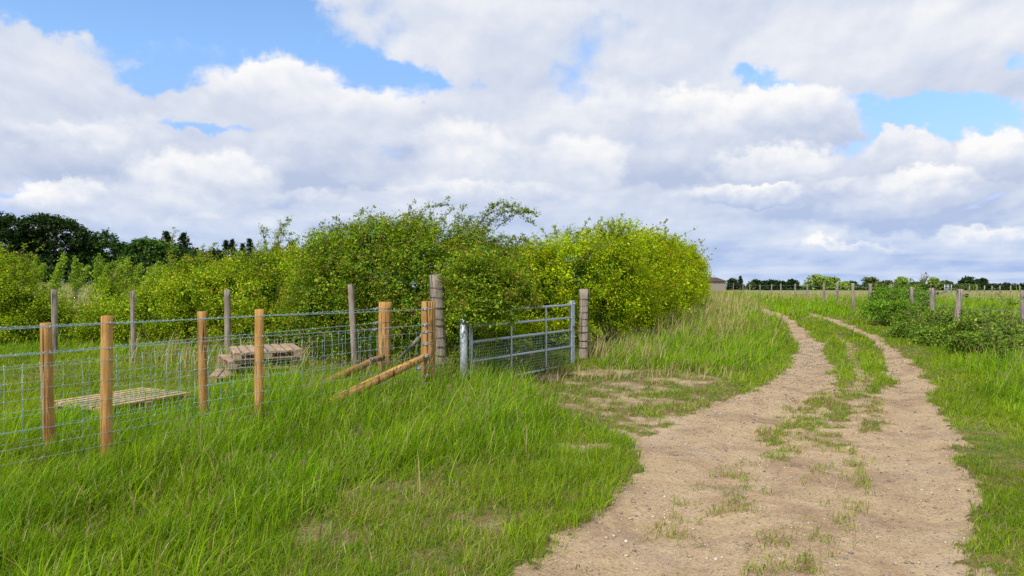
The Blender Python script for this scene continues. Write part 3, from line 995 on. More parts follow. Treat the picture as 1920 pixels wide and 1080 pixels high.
def build_hedges():
    Y = [2.2, 3.0, 1.2, 2.2, .35]
    # big central bush over the gate
    D = 13.2
    lobes = [lob(640, 560, 13.6, 90, 110, .9), lob(720, 520, 13.2, 90, 85, .9), lob(790, 540, 12.7, 90, 120, .8), lob(880, 545, 12.4, 80, 105, .8), lob(930, 540, 12.0, 60, 70, .6),
             lob(700, 620, 13.4, 95, 80, .8), lob(800, 640, 12.6, 90, 70, .7), lob(872, 640, 12.2, 45, 60, .4), lob(960, 560, 10.75, 42, 26, .3), lob(905, 585, 10.4, 52, 40, .35), lob(895, 540, 10.9, 60, 40, .5), lob(940, 545, 11.2, 50, 40, .5),
             lob(640, 480, 13.8, 60, 50, .6), lob(770, 462, 13.2, 55, 42, .5), lob(860, 470, 12.8, 60, 40, .5), lob(590, 600, 14.2, 60, 80, .8), lob(700, 470, 13.4, 60, 45, .5)]
    S = lambda *p: [px(*q) for q in p[:-1]] + [p[-1]]
    sprs = [S((640, 470, 13.6), (625, 440, 13.4), (600, 415, 13.3), 90), S((690, 460, 13.4), (685, 425, 13.3), (700, 405, 13.2), 110), S((740, 455, 13.2), (755, 415, 13.1), (775, 395, 13.0), 170), S((930, 430, 12.6), (965, 400, 12.4), (995, 398, 12.3), 200), S((820, 455, 13.1), (835, 425, 13), (828, 402, 12.9), 110), S((670, 450, 13.5), (668, 420, 13.4), (680, 388, 13.2), 150), S((655, 450, 13.5), (650, 425, 13.4), (620, 405, 13.2), 110),
            S((710, 450, 13.4), (712, 425, 13.2), (706, 412, 13.2), 70), S((770, 460, 13.2), (778, 420, 13.1), (790, 388, 13.0), (842, 385, 12.9), 260), S((785, 450, 13.2), (820, 425, 13.1), (850, 390, 13.0), 120),
            S((855, 450, 13), (862, 415, 12.9), (868, 382, 12.8), 130), S((850, 450, 13), (875, 415, 12.9), (892, 400, 12.8), 120),
            S((870, 460, 12.8), (900, 415, 12.6), (935, 385, 12.5), (975, 390, 12.4), (1008, 405, 12.3), 420), S((900, 440, 12.7), (930, 405, 12.5), (960, 392, 12.3), (1002, 420, 12.2), 320),
            S((890, 430, 12.7), (915, 395, 12.5), (940, 378, 12.4), 160), S((900, 460, 12.6), (950, 445, 12.3), (990, 452, 12.1), 220), S((905, 470, 12.6), (940, 470, 12.3), (975, 462, 12.1), 160),
            S((930, 560, 11.6), (975, 565, 11.0), (1012, 580, 10.8), 260), S((930, 580, 11.2), (960, 590, 10.8), (965, 625, 10.6), 130), S((940, 540, 11.6), (985, 535, 11.2), (1000, 560, 11.0), 220),
            S((870, 600, 11.4), (880, 640, 11.0), (900, 665, 10.9), 120), S((860, 650, 11.3), (845, 660, 10.9), (870, 690, 10.7), 90), S((880, 590, 11.3), (910, 620, 10.9), (940, 640, 10.7), 80),
            S((560, 500, 14.4), (540, 450, 14.2), (520, 425, 14.0), (545, 412, 14), 150), S((740, 470, 13.2), (745, 440, 13.1), (760, 430, 13.1), 120)]
    cols = [(0.15, 0.27, 0.012), (0.25, 0.37, 0.014), (0.07, 0.15, 0.010), (0.36, 0.42, 0.03), (0.30, 0.19, 0.03)]
    bush('hawthorn_bush', 'tall ragged hawthorn with reddish shoots overhanging the left end of the gate', 'bush', HG, lobes, 8200, 13, .042, cols, [3, 3, 2, 1.4, .5],
         sprs, 1, base=(-1.6, 13.2), tipcol=((.34, .20, .04), .035), over=(
             [lob(893, 540, 10.9, 46, 44, .7), lob(930, 548, 10.8, 50, 28, .5), lob(972, 562, 10.8, 40, 20, .3), lob(868, 590, 10.2, 28, 26, .3), lob(905, 588, 10.5, 26, 20, .3)], 1700))
    # hop-like bright clump on the top of it
    # left hedge, two bushes
    cols2 = [(0.20, 0.33, 0.010), (0.32, 0.44, 0.010), (0.085, 0.17, 0.01), (0.44, 0.48, 0.02), (0.40, 0.28, 0.03)]
    lobes = [lob(380, 572, 17.2, 78, 66, .9), lob(450, 566, 16.8, 75, 76, .9), lob(530, 560, 16.2, 75, 76, .9), lob(590, 572, 15.4, 55, 80, .8), lob(400, 625, 17.0, 90, 45, .8), lob(520, 630, 16.0, 100, 50, .8),
             lob(370, 512, 17.6, 36, 24, .5), lob(520, 494, 16.4, 40, 22, .5), lob(575, 512, 15.8, 36, 34, .6)]
    sprs = [S((335, 510, 17.4), (318, 470, 17.2), (328, 425, 17), 150), S((500, 470, 16.4), (495, 440, 16.2), (488, 425, 16), 120), S((520, 470, 16.2), (525, 430, 16.1), (545, 412, 16), 170),
            S((510, 470, 16.2), (520, 440, 16), (550, 440, 16), 120), S((390, 490, 17.4), (395, 470, 17.2), (402, 458, 17.2), 90), S((440, 480, 17), (436, 465, 17), (450, 455, 17), 60), S((590, 480, 15.6), (600, 455, 15.5), (610, 430, 15.4), 90)]
    bush('hawthorn_bush', 'broad yellow-green hawthorn behind the stacked pallets', 'bush', HG, lobes, 6400, 12, .046, cols2, [2.5, 3, 1.5, 2.0, .35], sprs, 2, base=(-6.2, 16.6), tipcol=((.46, .34, .03), .03))
    lobes = [lob(225, 610, 17.5, 70, 38, .8), lob(300, 600, 17.5, 70, 52, .8), lob(150, 615, 18, 60, 30, .7), lob(250, 640, 17.3, 120, 26, .8), lob(310, 555, 17.8, 35, 40, .6), lob(210, 560, 18.2, 26, 30, .5)]
    sprs = [S((215, 560, 18), (208, 530, 17.8), (222, 482, 17.7), 220), S((225, 560, 18), (240, 520, 17.8), (240, 490, 17.7), 170), S((300, 560, 17.6), (290, 535, 17.5), (285, 510, 17.4), 120), S((205, 570, 18), (190, 540, 17.8), (202, 505, 17.7), 130),
            S((320, 550, 17.6), (322, 500, 17.5), (316, 470, 17.5), 130), S((145, 600, 18), (130, 575, 18), (140, 555, 18), 80)]
    bush('hawthorn_bush', 'low straggling hawthorn with upright shoots in the gap of the hedge', 'bush', HG, lobes, 3300, 12, .046, cols2, [3, 3, 1.4, 1.6, .2], sprs, 3, base=(-9.6, 17.6))
    lobes = [lob(20, 572, 17.5, 62, 50, .8), lob(-60, 570, 17, 70, 55, .8), lob(60, 600, 17.8, 60, 45, .8), lob(0, 625, 17.2, 90, 32, .7), lob(95, 615, 18, 45, 30, .6), lob(30, 515, 17.8, 36, 20, .4), lob(-30, 505, 17.5, 45, 22, .4)]
    sprs = [S((20, 520, 17.6), (15, 495, 17.5), (10, 478, 17.4), 90), S((55, 530, 17.6), (62, 505, 17.5), (80, 495, 17.4), 80), S((80, 590, 17.8), (110, 570, 17.8), (130, 560, 17.7), 90)]
    bush('hawthorn_bush', 'rounded hawthorn at the far left end of the hedge', 'bush', HG, lobes, 3600, 12, .046, cols2, [2.5, 3, 1.4, 2.0, .2], sprs, 4, base=(-12.6, 17.6))
    # hedge beyond the gate, running away along the track
    cols3 = [(0.26, 0.40, 0.006), (0.40, 0.52, 0.006), (0.10, 0.21, 0.008), (0.52, 0.56, 0.010), (0.48, 0.38, 0.02)]
    W3 = [2.4, 3.2, 1.2, 2.0, .3]
    lobes = [lob(1010, 560, 15.2, 60, 95, .8), lob(1075, 530, 15.6, 75, 70, .9), lob(1140, 520, 16.5, 75, 75, .9), lob(1120, 590, 16.2, 85, 60, .8), lob(1040, 600, 15.4, 70, 60, .7), lob(1180, 570, 17.6, 60, 65, .8),
             lob(1080, 470, 16, 50, 24, .5), lob(1150, 455, 17, 55, 28, .5), lob(990, 500, 15.5, 40, 30, .5), lob(960, 600, 14.8, 70, 60, .6), lob(1000, 632, 14.8, 80, 34, .5), lob(930, 640, 13.9, 50, 34, .4), lob(1055, 640, 15.1, 60, 30, .5)]
    sprs = [S((1035, 475, 15.8), (1025, 445, 15.7), (1018, 430, 15.6), 80), S((1045, 470, 15.8), (1045, 440, 15.8), (1040, 425, 15.7), 120), S((1060, 465, 15.8), (1058, 445, 15.8), (1070, 425, 15.8), 90),
            S((1105, 460, 16.4), (1100, 440, 16.3), (1104, 426, 16.2), 130), S((1135, 450, 16.6), (1150, 430, 16.5), (1135, 418, 16.5), 120), S((1135, 455, 16.6), (1160, 430, 16.5), (1178, 425, 16.4), (1185, 440, 16.4), 190)]
    bush('hawthorn_bush', 'bright lime-green hawthorn directly behind the gate and its latch post', 'bush', HG, lobes, 6000, 12, .046, cols3, W3, sprs, 5, base=(2.2, 15.9), tipcol=((.50, .40, .03), .03))
    lobes = [lob(1190, 515, 20, 60, 65, 1.0), lob(1225, 510, 23, 52, 62, 1.1), lob(1255, 520, 27, 45, 62, 1.3), lob(1215, 570, 22, 60, 52, 1.0), lob(1180, 600, 19, 55, 45, .8), lob(1262, 560, 28, 38, 40, 1.2)]
    sprs = [S((1190, 460, 20), (1195, 440, 20), (1202, 432, 20), 100), S((1215, 455, 22), (1228, 445, 22), (1235, 442, 22), 90), S((1245, 462, 25), (1258, 455, 25), (1262, 448, 25), 80), S((1230, 458, 24), (1234, 446, 24), (1240, 440, 24), 70)]
    bush('hawthorn_bush', 'dense yellow-green hawthorn in the middle of the hedge beside the track', 'bush', HG, lobes, 6000, 11, .062, cols3, W3, sprs, 6, base=(4.6, 22.5), tipcol=((.50, .38, .03), .04))
    lobes = [lob(1280, 525, 36, 32, 52, 1.5), lob(1297, 525, 46, 20, 40, 1.6), lob(1290, 545, 40, 22, 30, 1.4), lob(1303, 540, 54, 12, 22, 1.6), lob(1275, 555, 34, 24, 28, 1.2)]
    sprs = [S((1285, 480, 38), (1290, 470, 38), (1296, 468, 38), 60), S((1306, 515, 50), (1316, 510, 50), (1324, 506, 50), 70), S((1300, 500, 48), (1310, 500, 48), (1322, 512, 48), 60)]
    bush('hawthorn_bush', 'rounded far end of the hedge where the track curves away', 'bush', HG, lobes, 4200, 10, .095, cols3, W3, sprs, 7, base=(9.4, 40), tipcol=((.50, .38, .03), .04))
    # hedge of the field behind, seen through the gap
    lobes = [lob(965, 500, 30, 40, 26, 1.2), lob(1010, 505, 31, 40, 24, 1.2), lob(930, 510, 30, 40, 26, 1.2), lob(985, 540, 30, 60, 34, 1)]
    bush('hedgerow_shrub', 'dark olive shrub seen low in the gap behind the gate', 'shrub', None, lobes, 2200, 10, .085, [(0.10, .17, .02), (.16, .22, .025), (.05, .09, .015), (.2, .24, .03), (.2, .14, .03)], [3, 2, 2, 1, .3], (), 8, base=(.4, 30))


build_hedges()


def build_brambles():
    G = 'plants over the right-hand roadside fence'
    cols = [(0.13, 0.25, 0.02), (0.22, 0.36, 0.03), (0.07, 0.15, 0.02), (0.36, 0.40, 0.09), (0.28, 0.19, 0.08)]
    lobes = [lob(1672, 572, 25, 34, 24, 1.0), lob(1650, 588, 24, 22, 16, .7), lob(1700, 566, 26, 34, 22, 1.0), lob(1690, 590, 23, 30, 18, .7)]
    sp = [[px(1700, 560, 24), px(1705, 545, 24), px(1718, 541, 24), 60], [px(1680, 560, 24), px(1672, 548, 24), px(1665, 545, 24), 40], [px(1730, 560, 24), px(1742, 548, 24), px(1757, 552, 24), 40]]
    bush('roadside_shrub', 'bright green leafy shrub spilling over the right-hand fence', 'shrub', G, lobes, 2600, 10, .062, [(0.13, .28, .02), (.20, .36, .03), (.07, .16, .02), (.28, .4, .04), (.2, .2, .04)], [3, 3, 1.5, 1, .1], sp, 21, tw=.2, ragged=14)
    lobes = [lob(1735, 606, 21.0, 58, 22, .9), lob(1790, 614, 19, 60, 22, .9), lob(1725, 628, 19, 42, 16, .8), lob(1785, 642, 17, 56, 20, .8)]
    sp = [[px(1750 + 22 * k, 600, 18), px(1760 + 22 * k, 580, 17.8), px(1772 + 24 * k, 576 + 5 * (k % 3), 17.6), 36] for k in range(6)]
    bush('bramble_patch', 'dull green bramble mound around the leaning grey fence post', 'bramble', G, lobes, 4200, 9, .058, cols, [3, 2.4, 2, 1.4, .4], sp, 22, zmin_off=.03, tw=.16, ragged=14)
    lobes = [lob(1860, 622, 16, 60, 24, .9), lob(1920, 640, 14.5, 58, 26, .8), lob(1850, 655, 14, 64, 22, .7), lob(1930, 672, 13, 50, 26, .6), lob(1990, 660, 13.5, 55, 40, .8)]
    sp = [[px(1840 + 20 * k, 625, 14.6), px(1850 + 20 * k, 602, 14.4), px(1866 + 22 * k, 606 + 6 * (k % 3), 14.2), 36] for k in range(5)]
    bush('bramble_patch', 'dark bramble mound nearest the camera at the right edge', 'bramble', G, lobes, 4600, 9, .055, cols, [3, 2.4, 1.8, 1.6, .5], sp, 23, zmin_off=.03, tw=.14, ragged=14)


build_brambles()


# ------------------------------------------------------------------ trees
def crown_tree(name, label, group, u, D, vtop, w, cols, wts, trunk=.35, leaf=.3, n=5200, seed=0, loose=.22, vbase=None, trunk_h=.22, cat='tree'):
    """broadleaf tree whose top shows at pixel row vtop and whose crown is w photo pixels wide"""
    k = D / FPX
    x = (u - 960) * k
    bz = float(gz(x, D))
    top = CAMH + (540 - vtop) * k
    H = top - bz
    t = empty(name, (x, D, bz))
    tag(t, label, cat, group)
    r = np.random.default_rng(seed)
    rw = w * k / 2
    c0 = bz + H * (trunk_h + (1 - trunk_h) * .5); rh = H * (1 - trunk_h) * .5
    lobes = [(x, D, c0, rw * .72, rw * .6, rh * .82)]
    for i in range(11):
        a = r.uniform(0, 6.28); e = r.uniform(-.7, .95)
        rr = r.uniform(.3, .5)
        lobes.append((x + rw * .62 * math.cos(a) * math.cos(e), D + rw * .55 * math.sin(a) * math.cos(e), c0 + rh * .62 * math.sin(e), rw * rr, rw * rr, rh * rr * .95))
    for i in range(6):
        a = (i + .5) / 6 * 6.28
        lobes.append((x + rw * .55 * math.cos(a), D + rw * .5 * math.sin(a), bz + H * (trunk_h + .10), rw * .45, rw * .42, H * .24))
    f = Foliage()
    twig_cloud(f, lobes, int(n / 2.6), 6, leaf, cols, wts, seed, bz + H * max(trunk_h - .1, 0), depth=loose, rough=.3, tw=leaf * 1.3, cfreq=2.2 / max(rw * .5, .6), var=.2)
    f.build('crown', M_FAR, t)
    mb = MB()
    mb.tube([(x, D, bz - .2), (x + .05, D, bz + H * .3), (x, D, bz + H * .75)], [trunk, trunk * .75, trunk * .25], 8)
    for i in range(7):
        l = lobes[i + 1]
        mb.tube([(x, D, bz + H * r.uniform(.25, .5)), ((x + l[0]) / 2, (D + l[1]) / 2, (bz + H * .4 + l[2]) / 2), l[:3]], [trunk * .4, trunk * .28, trunk * .1], 5)
    mb.build('trunk', M_BARK, t)
    return t


def conifer(name, label, group, u, D, vtop, w, cols, n=900, leaf=.35, seed=0, tiers=9):
    k = D / FPX
    x = (u - 960) * k
    bz = float(gz(x, D)); top = CAMH + (540 - vtop) * k; H = top - bz
    t = empty(name, (x, D, bz)); tag(t, label, 'conifer', group)
    r = np.random.default_rng(seed)
    rw = w * k / 2
    f = Foliage(); mb = MB()
    mb.tube([(x, D, bz - .2), (x, D, bz + H * .5), (x, D, top)], [.25, .16, .03], 7)
    Ps = []
    for i in range(tiers * 2):
        s = .25 + .75 * i / (tiers * 2)
        L0 = rw * (1 - s) * 2.0 + .12
        for j in range(7):
            a = r.uniform(0, 6.28); L = L0 * r.uniform(.6, 1.15)
            p = np.array((x, D, bz + H * s)); e = p + np.array((math.cos(a) * L, math.sin(a) * L, -.12 * L + r.normal(0, .06)))
            mb.tube([p, e], [.04, .01], 4)
            q = max(3, n // (tiers * 14))
            w_ = r.uniform(.15, 1, q)[:, None]
            Ps.append(p + (e - p) * w_ + r.normal(0, .09 * rw ** .5, (q, 3)))
    P = np.concatenate(Ps)
    f.add(*leaves(P, rng.normal(0, .6, P.shape) + np.array([0, 0, .8]), leaf * rng.lognormal(0, .25, len(P)), palette(len(P), cols, [1] * len(cols))))
    f.build('crown', M_FAR, t); mb.build('trunk', M_BARK, t)
    return t


DK = [(0.026, 0.060, 0.012), (0.042, 0.086, 0.016), (0.014, 0.032, 0.009)]
MD = [(0.045, 0.105, 0.014), (0.07, 0.145, 0.018), (0.025, 0.06, 0.010)]
LM = [(0.26, 0.38, 0.05), (0.38, 0.50, 0.09), (0.16, 0.26, 0.03)]
OL = [(0.10, 0.15, 0.035), (0.15, 0.20, 0.04), (0.05, 0.08, 0.02)]


def build_trees():
    g = 'dark trees of the wood behind the field'
    crown_tree('broadleaf_tree', 'dark broadleaf tree cut by the left edge, tallest in the wood', g, -25, 96, 388, 160, DK, [2, 2, 1], leaf=.34, n=14000, seed=1, trunk_h=.1)
    crown_tree('broadleaf_tree', 'dark domed tree standing out above the left of the wood', g, 103, 100, 400, 130, DK, [2, 2, 1], leaf=.34, n=15000, seed=2, trunk_h=.1)
    crown_tree('broadleaf_tree', 'dark broadleaf tree sloping down right of the domed tree', g, 192, 104, 430, 110, MD, [2, 1.4, 1.6], leaf=.34, n=11000, seed=3, trunk_h=.08)
    crown_tree('broadleaf_tree', 'rounded mid-green tree at the right end of the wood', g, 288, 98, 446, 100, MD, [2, 2, .8], leaf=.34, n=10000, seed=4, trunk_h=.08)
    crown_tree('broadleaf_tree', 'small dark tree between the sloping tree and the rounded green one', g, 243, 110, 458, 60, DK, [2, 2, 1], leaf=.34, n=5000, seed=5, trunk_h=.08)
    crown_tree('broadleaf_tree', 'dark tree low between the edge tree and the domed tree', g, 45, 108, 432, 90, DK, [2, 2, 1], leaf=.34, n=8000, seed=6, trunk_h=.05)
    crown_tree('broadleaf_tree', 'low dark scrubby tree right of the rounded green tree', g, 345, 112, 462, 90, DK, [2, 2, 1], leaf=.34, n=6000, seed=7, trunk_h=.05)
    cg = 'distant conifers over the hedge'
    for i, (u, v, w, D, lab) in enumerate([(312, 432, 26, 116, 'dark conifer in front of the paler tree top, left of a pair'), (344, 436, 24, 118, 'dark conifer at the right of the pair rising from the wood'),
                                           (424, 449, 20, 150, 'small dark spruce just left of another above the hedge'), (436, 448, 18, 150, 'small dark spruce just right of another above the hedge'),
                                           (468, 446, 24, 150, 'dark pointed spruce beside the upright hawthorn shoots'), (455, 455, 16, 155, 'short spruce tucked left of the pointed one'),
                                           (584, 451, 15, 150, 'lone dark spruce tip left of the ragged hawthorn'), (550, 450, 20, 152, 'dark spruce half hidden by hedge shoots'), (520, 455, 22, 152, 'squat dark spruce behind the hedge shoots')]):
        conifer('conifer', lab, cg, u, D, v, w * 2.6, DK, 2600, .32, 40 + i)
    for i, (u, w, v, lab) in enumerate([(385, 90, 468, 'dark broadleaf tree low behind the yellow-green hedge'), (500, 130, 470, 'wide dark tree mass behind the hedge shoots'), (630, 120, 470, 'dark distant tree behind the ragged hawthorn'),
                                        (985, 70, 468, 'dark distant tree seen in the dip of the hedge'), (935, 60, 474, 'dark distant tree left of the dip in the hedge')]):
        crown_tree('broadleaf_tree', lab, 'far trees behind the hedge', u, 135, v, w, DK, [2, 2, 1], leaf=.42, n=4500, seed=60 + i, trunk_h=.05)
    # young planted trees in front of the wood, blown to the right
    sg = 'young trees planted in front of the wood'
    yl = [(0.24, 0.38, 0.03), (0.36, 0.48, 0.05), (0.12, 0.22, 0.02)]
    place = ['at the left edge', 'second from the left edge', 'third from the left edge', 'fourth from the left edge', 'fifth from the left edge', 'left of the thin gap in the row', 'right of the thin gap in the row',
             'third from the right end', 'second from the right end', 'last at the right end']
    for i, (u, v) in enumerate([(-8, 478), (22, 475), (60, 480), (102, 474), (143, 484), (180, 478), (212, 490), (240, 482), (262, 494), (285, 490)]):
        D = 46 + (i % 3) * 1.5
        k = D / FPX; x = (u - 960) * k; bz = float(gz(x, D)); top = CAMH + (540 - v) * k; H = top - bz
        t = empty('sapling', (x, D, bz)); tag(t, 'young wind-bent sapling before the wood, ' + place[i], 'sapling', sg)
        f = Foliage(); mb = MB()
        r = np.random.default_rng(300 + i)
        for s_ in range(3):
            a = r.uniform(0, 6.28)
            e = np.array((x + .22 * H * (.35 + .3 * r.random()) + .5 * math.cos(a), D + .2 * math.sin(a), bz + H * (1 if s_ == 0 else r.uniform(.75, .95))))
            b = np.array((x + r.normal(0, .03), D, bz - .05)); m_ = b + (e - b) * .5 + np.array((-.06 * H, 0, .03 * H))
            mb.tube([b, b + (m_ - b) * .5, m_, m_ + (e - m_) * .5 + np.array((-.03, 0, .03)), e], [.04, .033, .026, .017, .006], 5)
            q = 330
            w_ = r.uniform(.28, 1, q)[:, None]
            curve = np.where(w_ < .5, b + (m_ - b) * w_ * 2, m_ + (e - m_) * (w_ - .5) * 2)
            rad = .11 * H * (1.15 - w_) * .55 + .05
            Q = curve + r.normal(0, 1, (q, 3)) * rad * np.array((.9, .9, .7)) + np.array((.05, 0, 0))
            f.add(*leaves(Q, r.normal(0, .7, (q, 3)) + np.array([0, 0, .4]), .14 * r.lognormal(0, .25, q), palette(q, yl, [2, 3, 1])))
        f.build('crown', M_LEAF, t); mb.build('trunk', M_OLDWOOD, t)
    # horizon on the right
    hg = 'trees along the horizon beyond the right-hand field'
    D = 190
    H_ = [(1373, 524, 20, DK, 'small dark rounded tree on the horizon beside the low building'), (1408, 531, 12, OL, 'tiny olive bush on the horizon right of the small conifer'),
          (1418, 526, 20, DK, 'dark round tree at the left end of the dark horizon clump'), (1436, 528, 24, DK, 'dark tree second in the dark horizon clump'), (1452, 526, 22, DK, 'dark tree at the right of the dark horizon clump'),
          (1470, 529, 16, DK, 'small dark tree before the open-topped tree'), (1487, 525, 24, DK, 'dark tree with gaps in its crown left of the pale green trees'),
          (1529, 515, 46, LM, 'large pale lime-green tree on the horizon, left of its pair'), (1559, 518, 34, LM, 'pale lime-green tree adjoining the larger one on its right'), (1582, 530, 20, LM, 'low pale green bush right of the lime-green pair'),
          (1597, 529, 16, DK, 'small dark bush right of the pale bushes'), (1631, 520, 30, OL, 'olive domed tree with a clear trunk on the horizon'), (1660, 527, 34, OL, 'low olive bush right of the domed tree'),
          (1691, 520, 32, LM, 'pale green rounded tree behind the roadside shrub'), (1716, 529, 30, OL, 'olive bush right of the pale rounded tree'), (1751, 520, 18, LM, 'pale small tree right of the bare tree'),
          (1772, 528, 26, OL, 'low olive tree left of the dark clump'), (1812, 520, 32, DK, 'dark dense tree, larger of the pair on the right horizon'), (1838, 523, 26, DK, 'dark tree on the right of the dense pair')]
    for i, (u, v, w, c, lab) in enumerate(H_):
        crown_tree('broadleaf_tree', lab, hg, u, D + (i % 3) * 4, v, w, c, [2, 2, 1], trunk=.18, leaf=.42, n=1700, seed=100 + i, trunk_h=.12, loose=.25)
    conifer('conifer', 'small dark open conifer on the horizon beside the rounded tree', hg, 1388, 188, 518, 14, DK, 900, .38, 150)
    # bare tree
    k = D / FPX; x = (1733 - 960) * k; bz = float(gz(x, D)); t = empty('bare_tree', (x, D, bz)); tag(t, 'leafless twiggy tree on the horizon between two pale trees', 'tree', hg)
    mb = MB(); r = np.random.default_rng(5)
    mb.tube([(x, D, bz - .2), (x, D, bz + 2)], [.16, .12], 6)
    tb = MB()
    for i in range(26):
        a = r.uniform(0, 6.28); e = np.array((x + math.cos(a) * r.uniform(.3, 1.5), D + math.sin(a) * 1.2, bz + r.uniform(2.8, 4.6)))
        b = np.array((x, D, bz + 1.9)); m_ = (b + e) / 2 + r.normal(0, .15, 3)
        tb.tube([b, m_, e], [.06, .04, .02], 4)
        for j in range(4):
            p = m_ + (e - m_) * r.random(); tb.tube([p, p + r.normal(0, .35, 3) + np.array((0, 0, .2))], [.025, .012], 3)
    mb.build('trunk', M_BARK, t); tb.build('branches', M_BARK, t)
    # field hedges along the horizon, one thing each
    for (u0, u1, v, D, c, lab, sd) in ((1840, 2050, 533, 185, DK, 'long dark clipped hedge on the horizon at the far right', 201), (1600, 1830, 535, 180, OL, 'olive field hedge on the horizon behind the right-hand fence', 202),
                                       (1330, 1620, 540, 210, MD, 'thin green field hedge on the horizon behind the pale trees', 203),
                                       (-130, 460, 497, 91, DK, 'dark scrub hedge along the foot of the left wood', 204)):
        k = D / FPX; x0 = (u0 - 960) * k; x1 = (u1 - 960) * k; n = int((x1 - x0) / 1.6)
        lobes = []
        for i in range(n):
            x = x0 + (x1 - x0) * (i + .5) / n; bz = float(gz(x, D)); top = CAMH + (540 - v) * k + .25 * wob(x, D, .5, sd)
            h = max(.5, (top - bz) / 2)
            lobes.append((x, D + rng.normal(0, .5), bz + h * (.62 + .08 * rng.normal()), 1.5, 1.3, h * 1.3))
        t = empty('field_hedge', ((x0 + x1) / 2, D, float(gz((x0 + x1) / 2, D)))); tag(t, lab, 'hedge', 'distant field hedges')
        f = Foliage(); twig_cloud(f, lobes, n * 150, 6, .36, c, [2, 2, 1], sd, -1, depth=.2, tw=.4, cfreq=1.0)
        f.build('foliage', M_FAR, t)


build_trees()


# ------------------------------------------------------------------ posts and fences
def post_mesh(mb, base, top, r, seg=14, chamfer=.004, irregular=.035):
    base = Vector(base); top = Vector(top)
    rr = random.Random(hash((round(base.x, 3), round(base.y, 3))) & 0xffff)
    n = 12
    d = (top - base); ax = d.normalized()
    e1 = ax.orthogonal().normalized(); e2 = ax.cross(e1)
    prof = [1 + rr.uniform(-irregular, irregular) for _ in range(seg)]
    V = []; F = []
    for i in range(n + 2):
        s = min(i / n, 1)
        c = base + d * s
        k = 1.0 if i <= n else 1 - chamfer / r * 2
        if i == n: c = c - ax * chamfer
        bend = math.sin(s * 5 + prof[0] * 40) * r * .05
        for j in range(seg):
            a = 2 * math.pi * j / seg
            q = r * prof[j] * k * (1 + .012 * math.sin(s * 23 + j))
            V.append(c + e1 * (q * math.cos(a) + bend) + e2 * q * math.sin(a))
    for i in range(n + 1):
        for j in range(seg):
            F.append((i * seg + j, i * seg + (j + 1) % seg, (i + 1) * seg + (j + 1) % seg, (i + 1) * seg + j))
    mb.add(V, F, True)
    tp = [V[(n + 1) * seg + j] for j in range(seg)]
    c = sum((Vector(p) for p in tp), Vector()) / seg + ax * .001
    mb.add(tp + [c], [(j, (j + 1) % seg, seg) for j in range(seg)], False)


def wire_line(mb, pts, r, sag=0.0, seg=5):
    out = []
    for i in range(len(pts) - 1):
        a = Vector(pts[i]); b = Vector(pts[i + 1]); m = 7
        for k in range(m):
            s = k / m
            p = a.lerp(b, s); p.z -= sag * 4 * s * (1 - s)
            out.append(p)
    out.append(Vector(pts[-1]))
    mb.tube(out, r, seg)


def tensioner(p, d, parent):
    """ratchet wire strainer: drum between two side plates with a cog, on the wire at p running along d"""
    p = Vector(p); d = Vector(d).normalized(); up = Vector((0, 0, 1)); s = d.cross(up)
    mb = MB()
    for k in (-1, 1):
        mb.box(p + s * .016 * k, (.036, .003, .016), d, s, up, .002)
        mb.tube([p + s * .019 * k, p + s * .025 * k], .024, 10)
    mb.tube([p - s * .03, p + s * .03], .012, 8)
    mb.tube([p + s * .03, p + s * .034 + up * .026, p + s * .038 + up * .034 + d * .012], .005, 5)
    mb.box(p + d * .044, (.012, .013, .012), d, s, up, .002)
    for k in range(5):
        a = k * 1.256
        mb.tube([p + s * .018 + (d * math.cos(a) + up * math.sin(a)) * .012, p + s * .024 + (d * math.cos(a + .9) + up * math.sin(a + .9)) * .027], .006, 5)
    mb.build('wire_tensioner', M_TENS, parent)


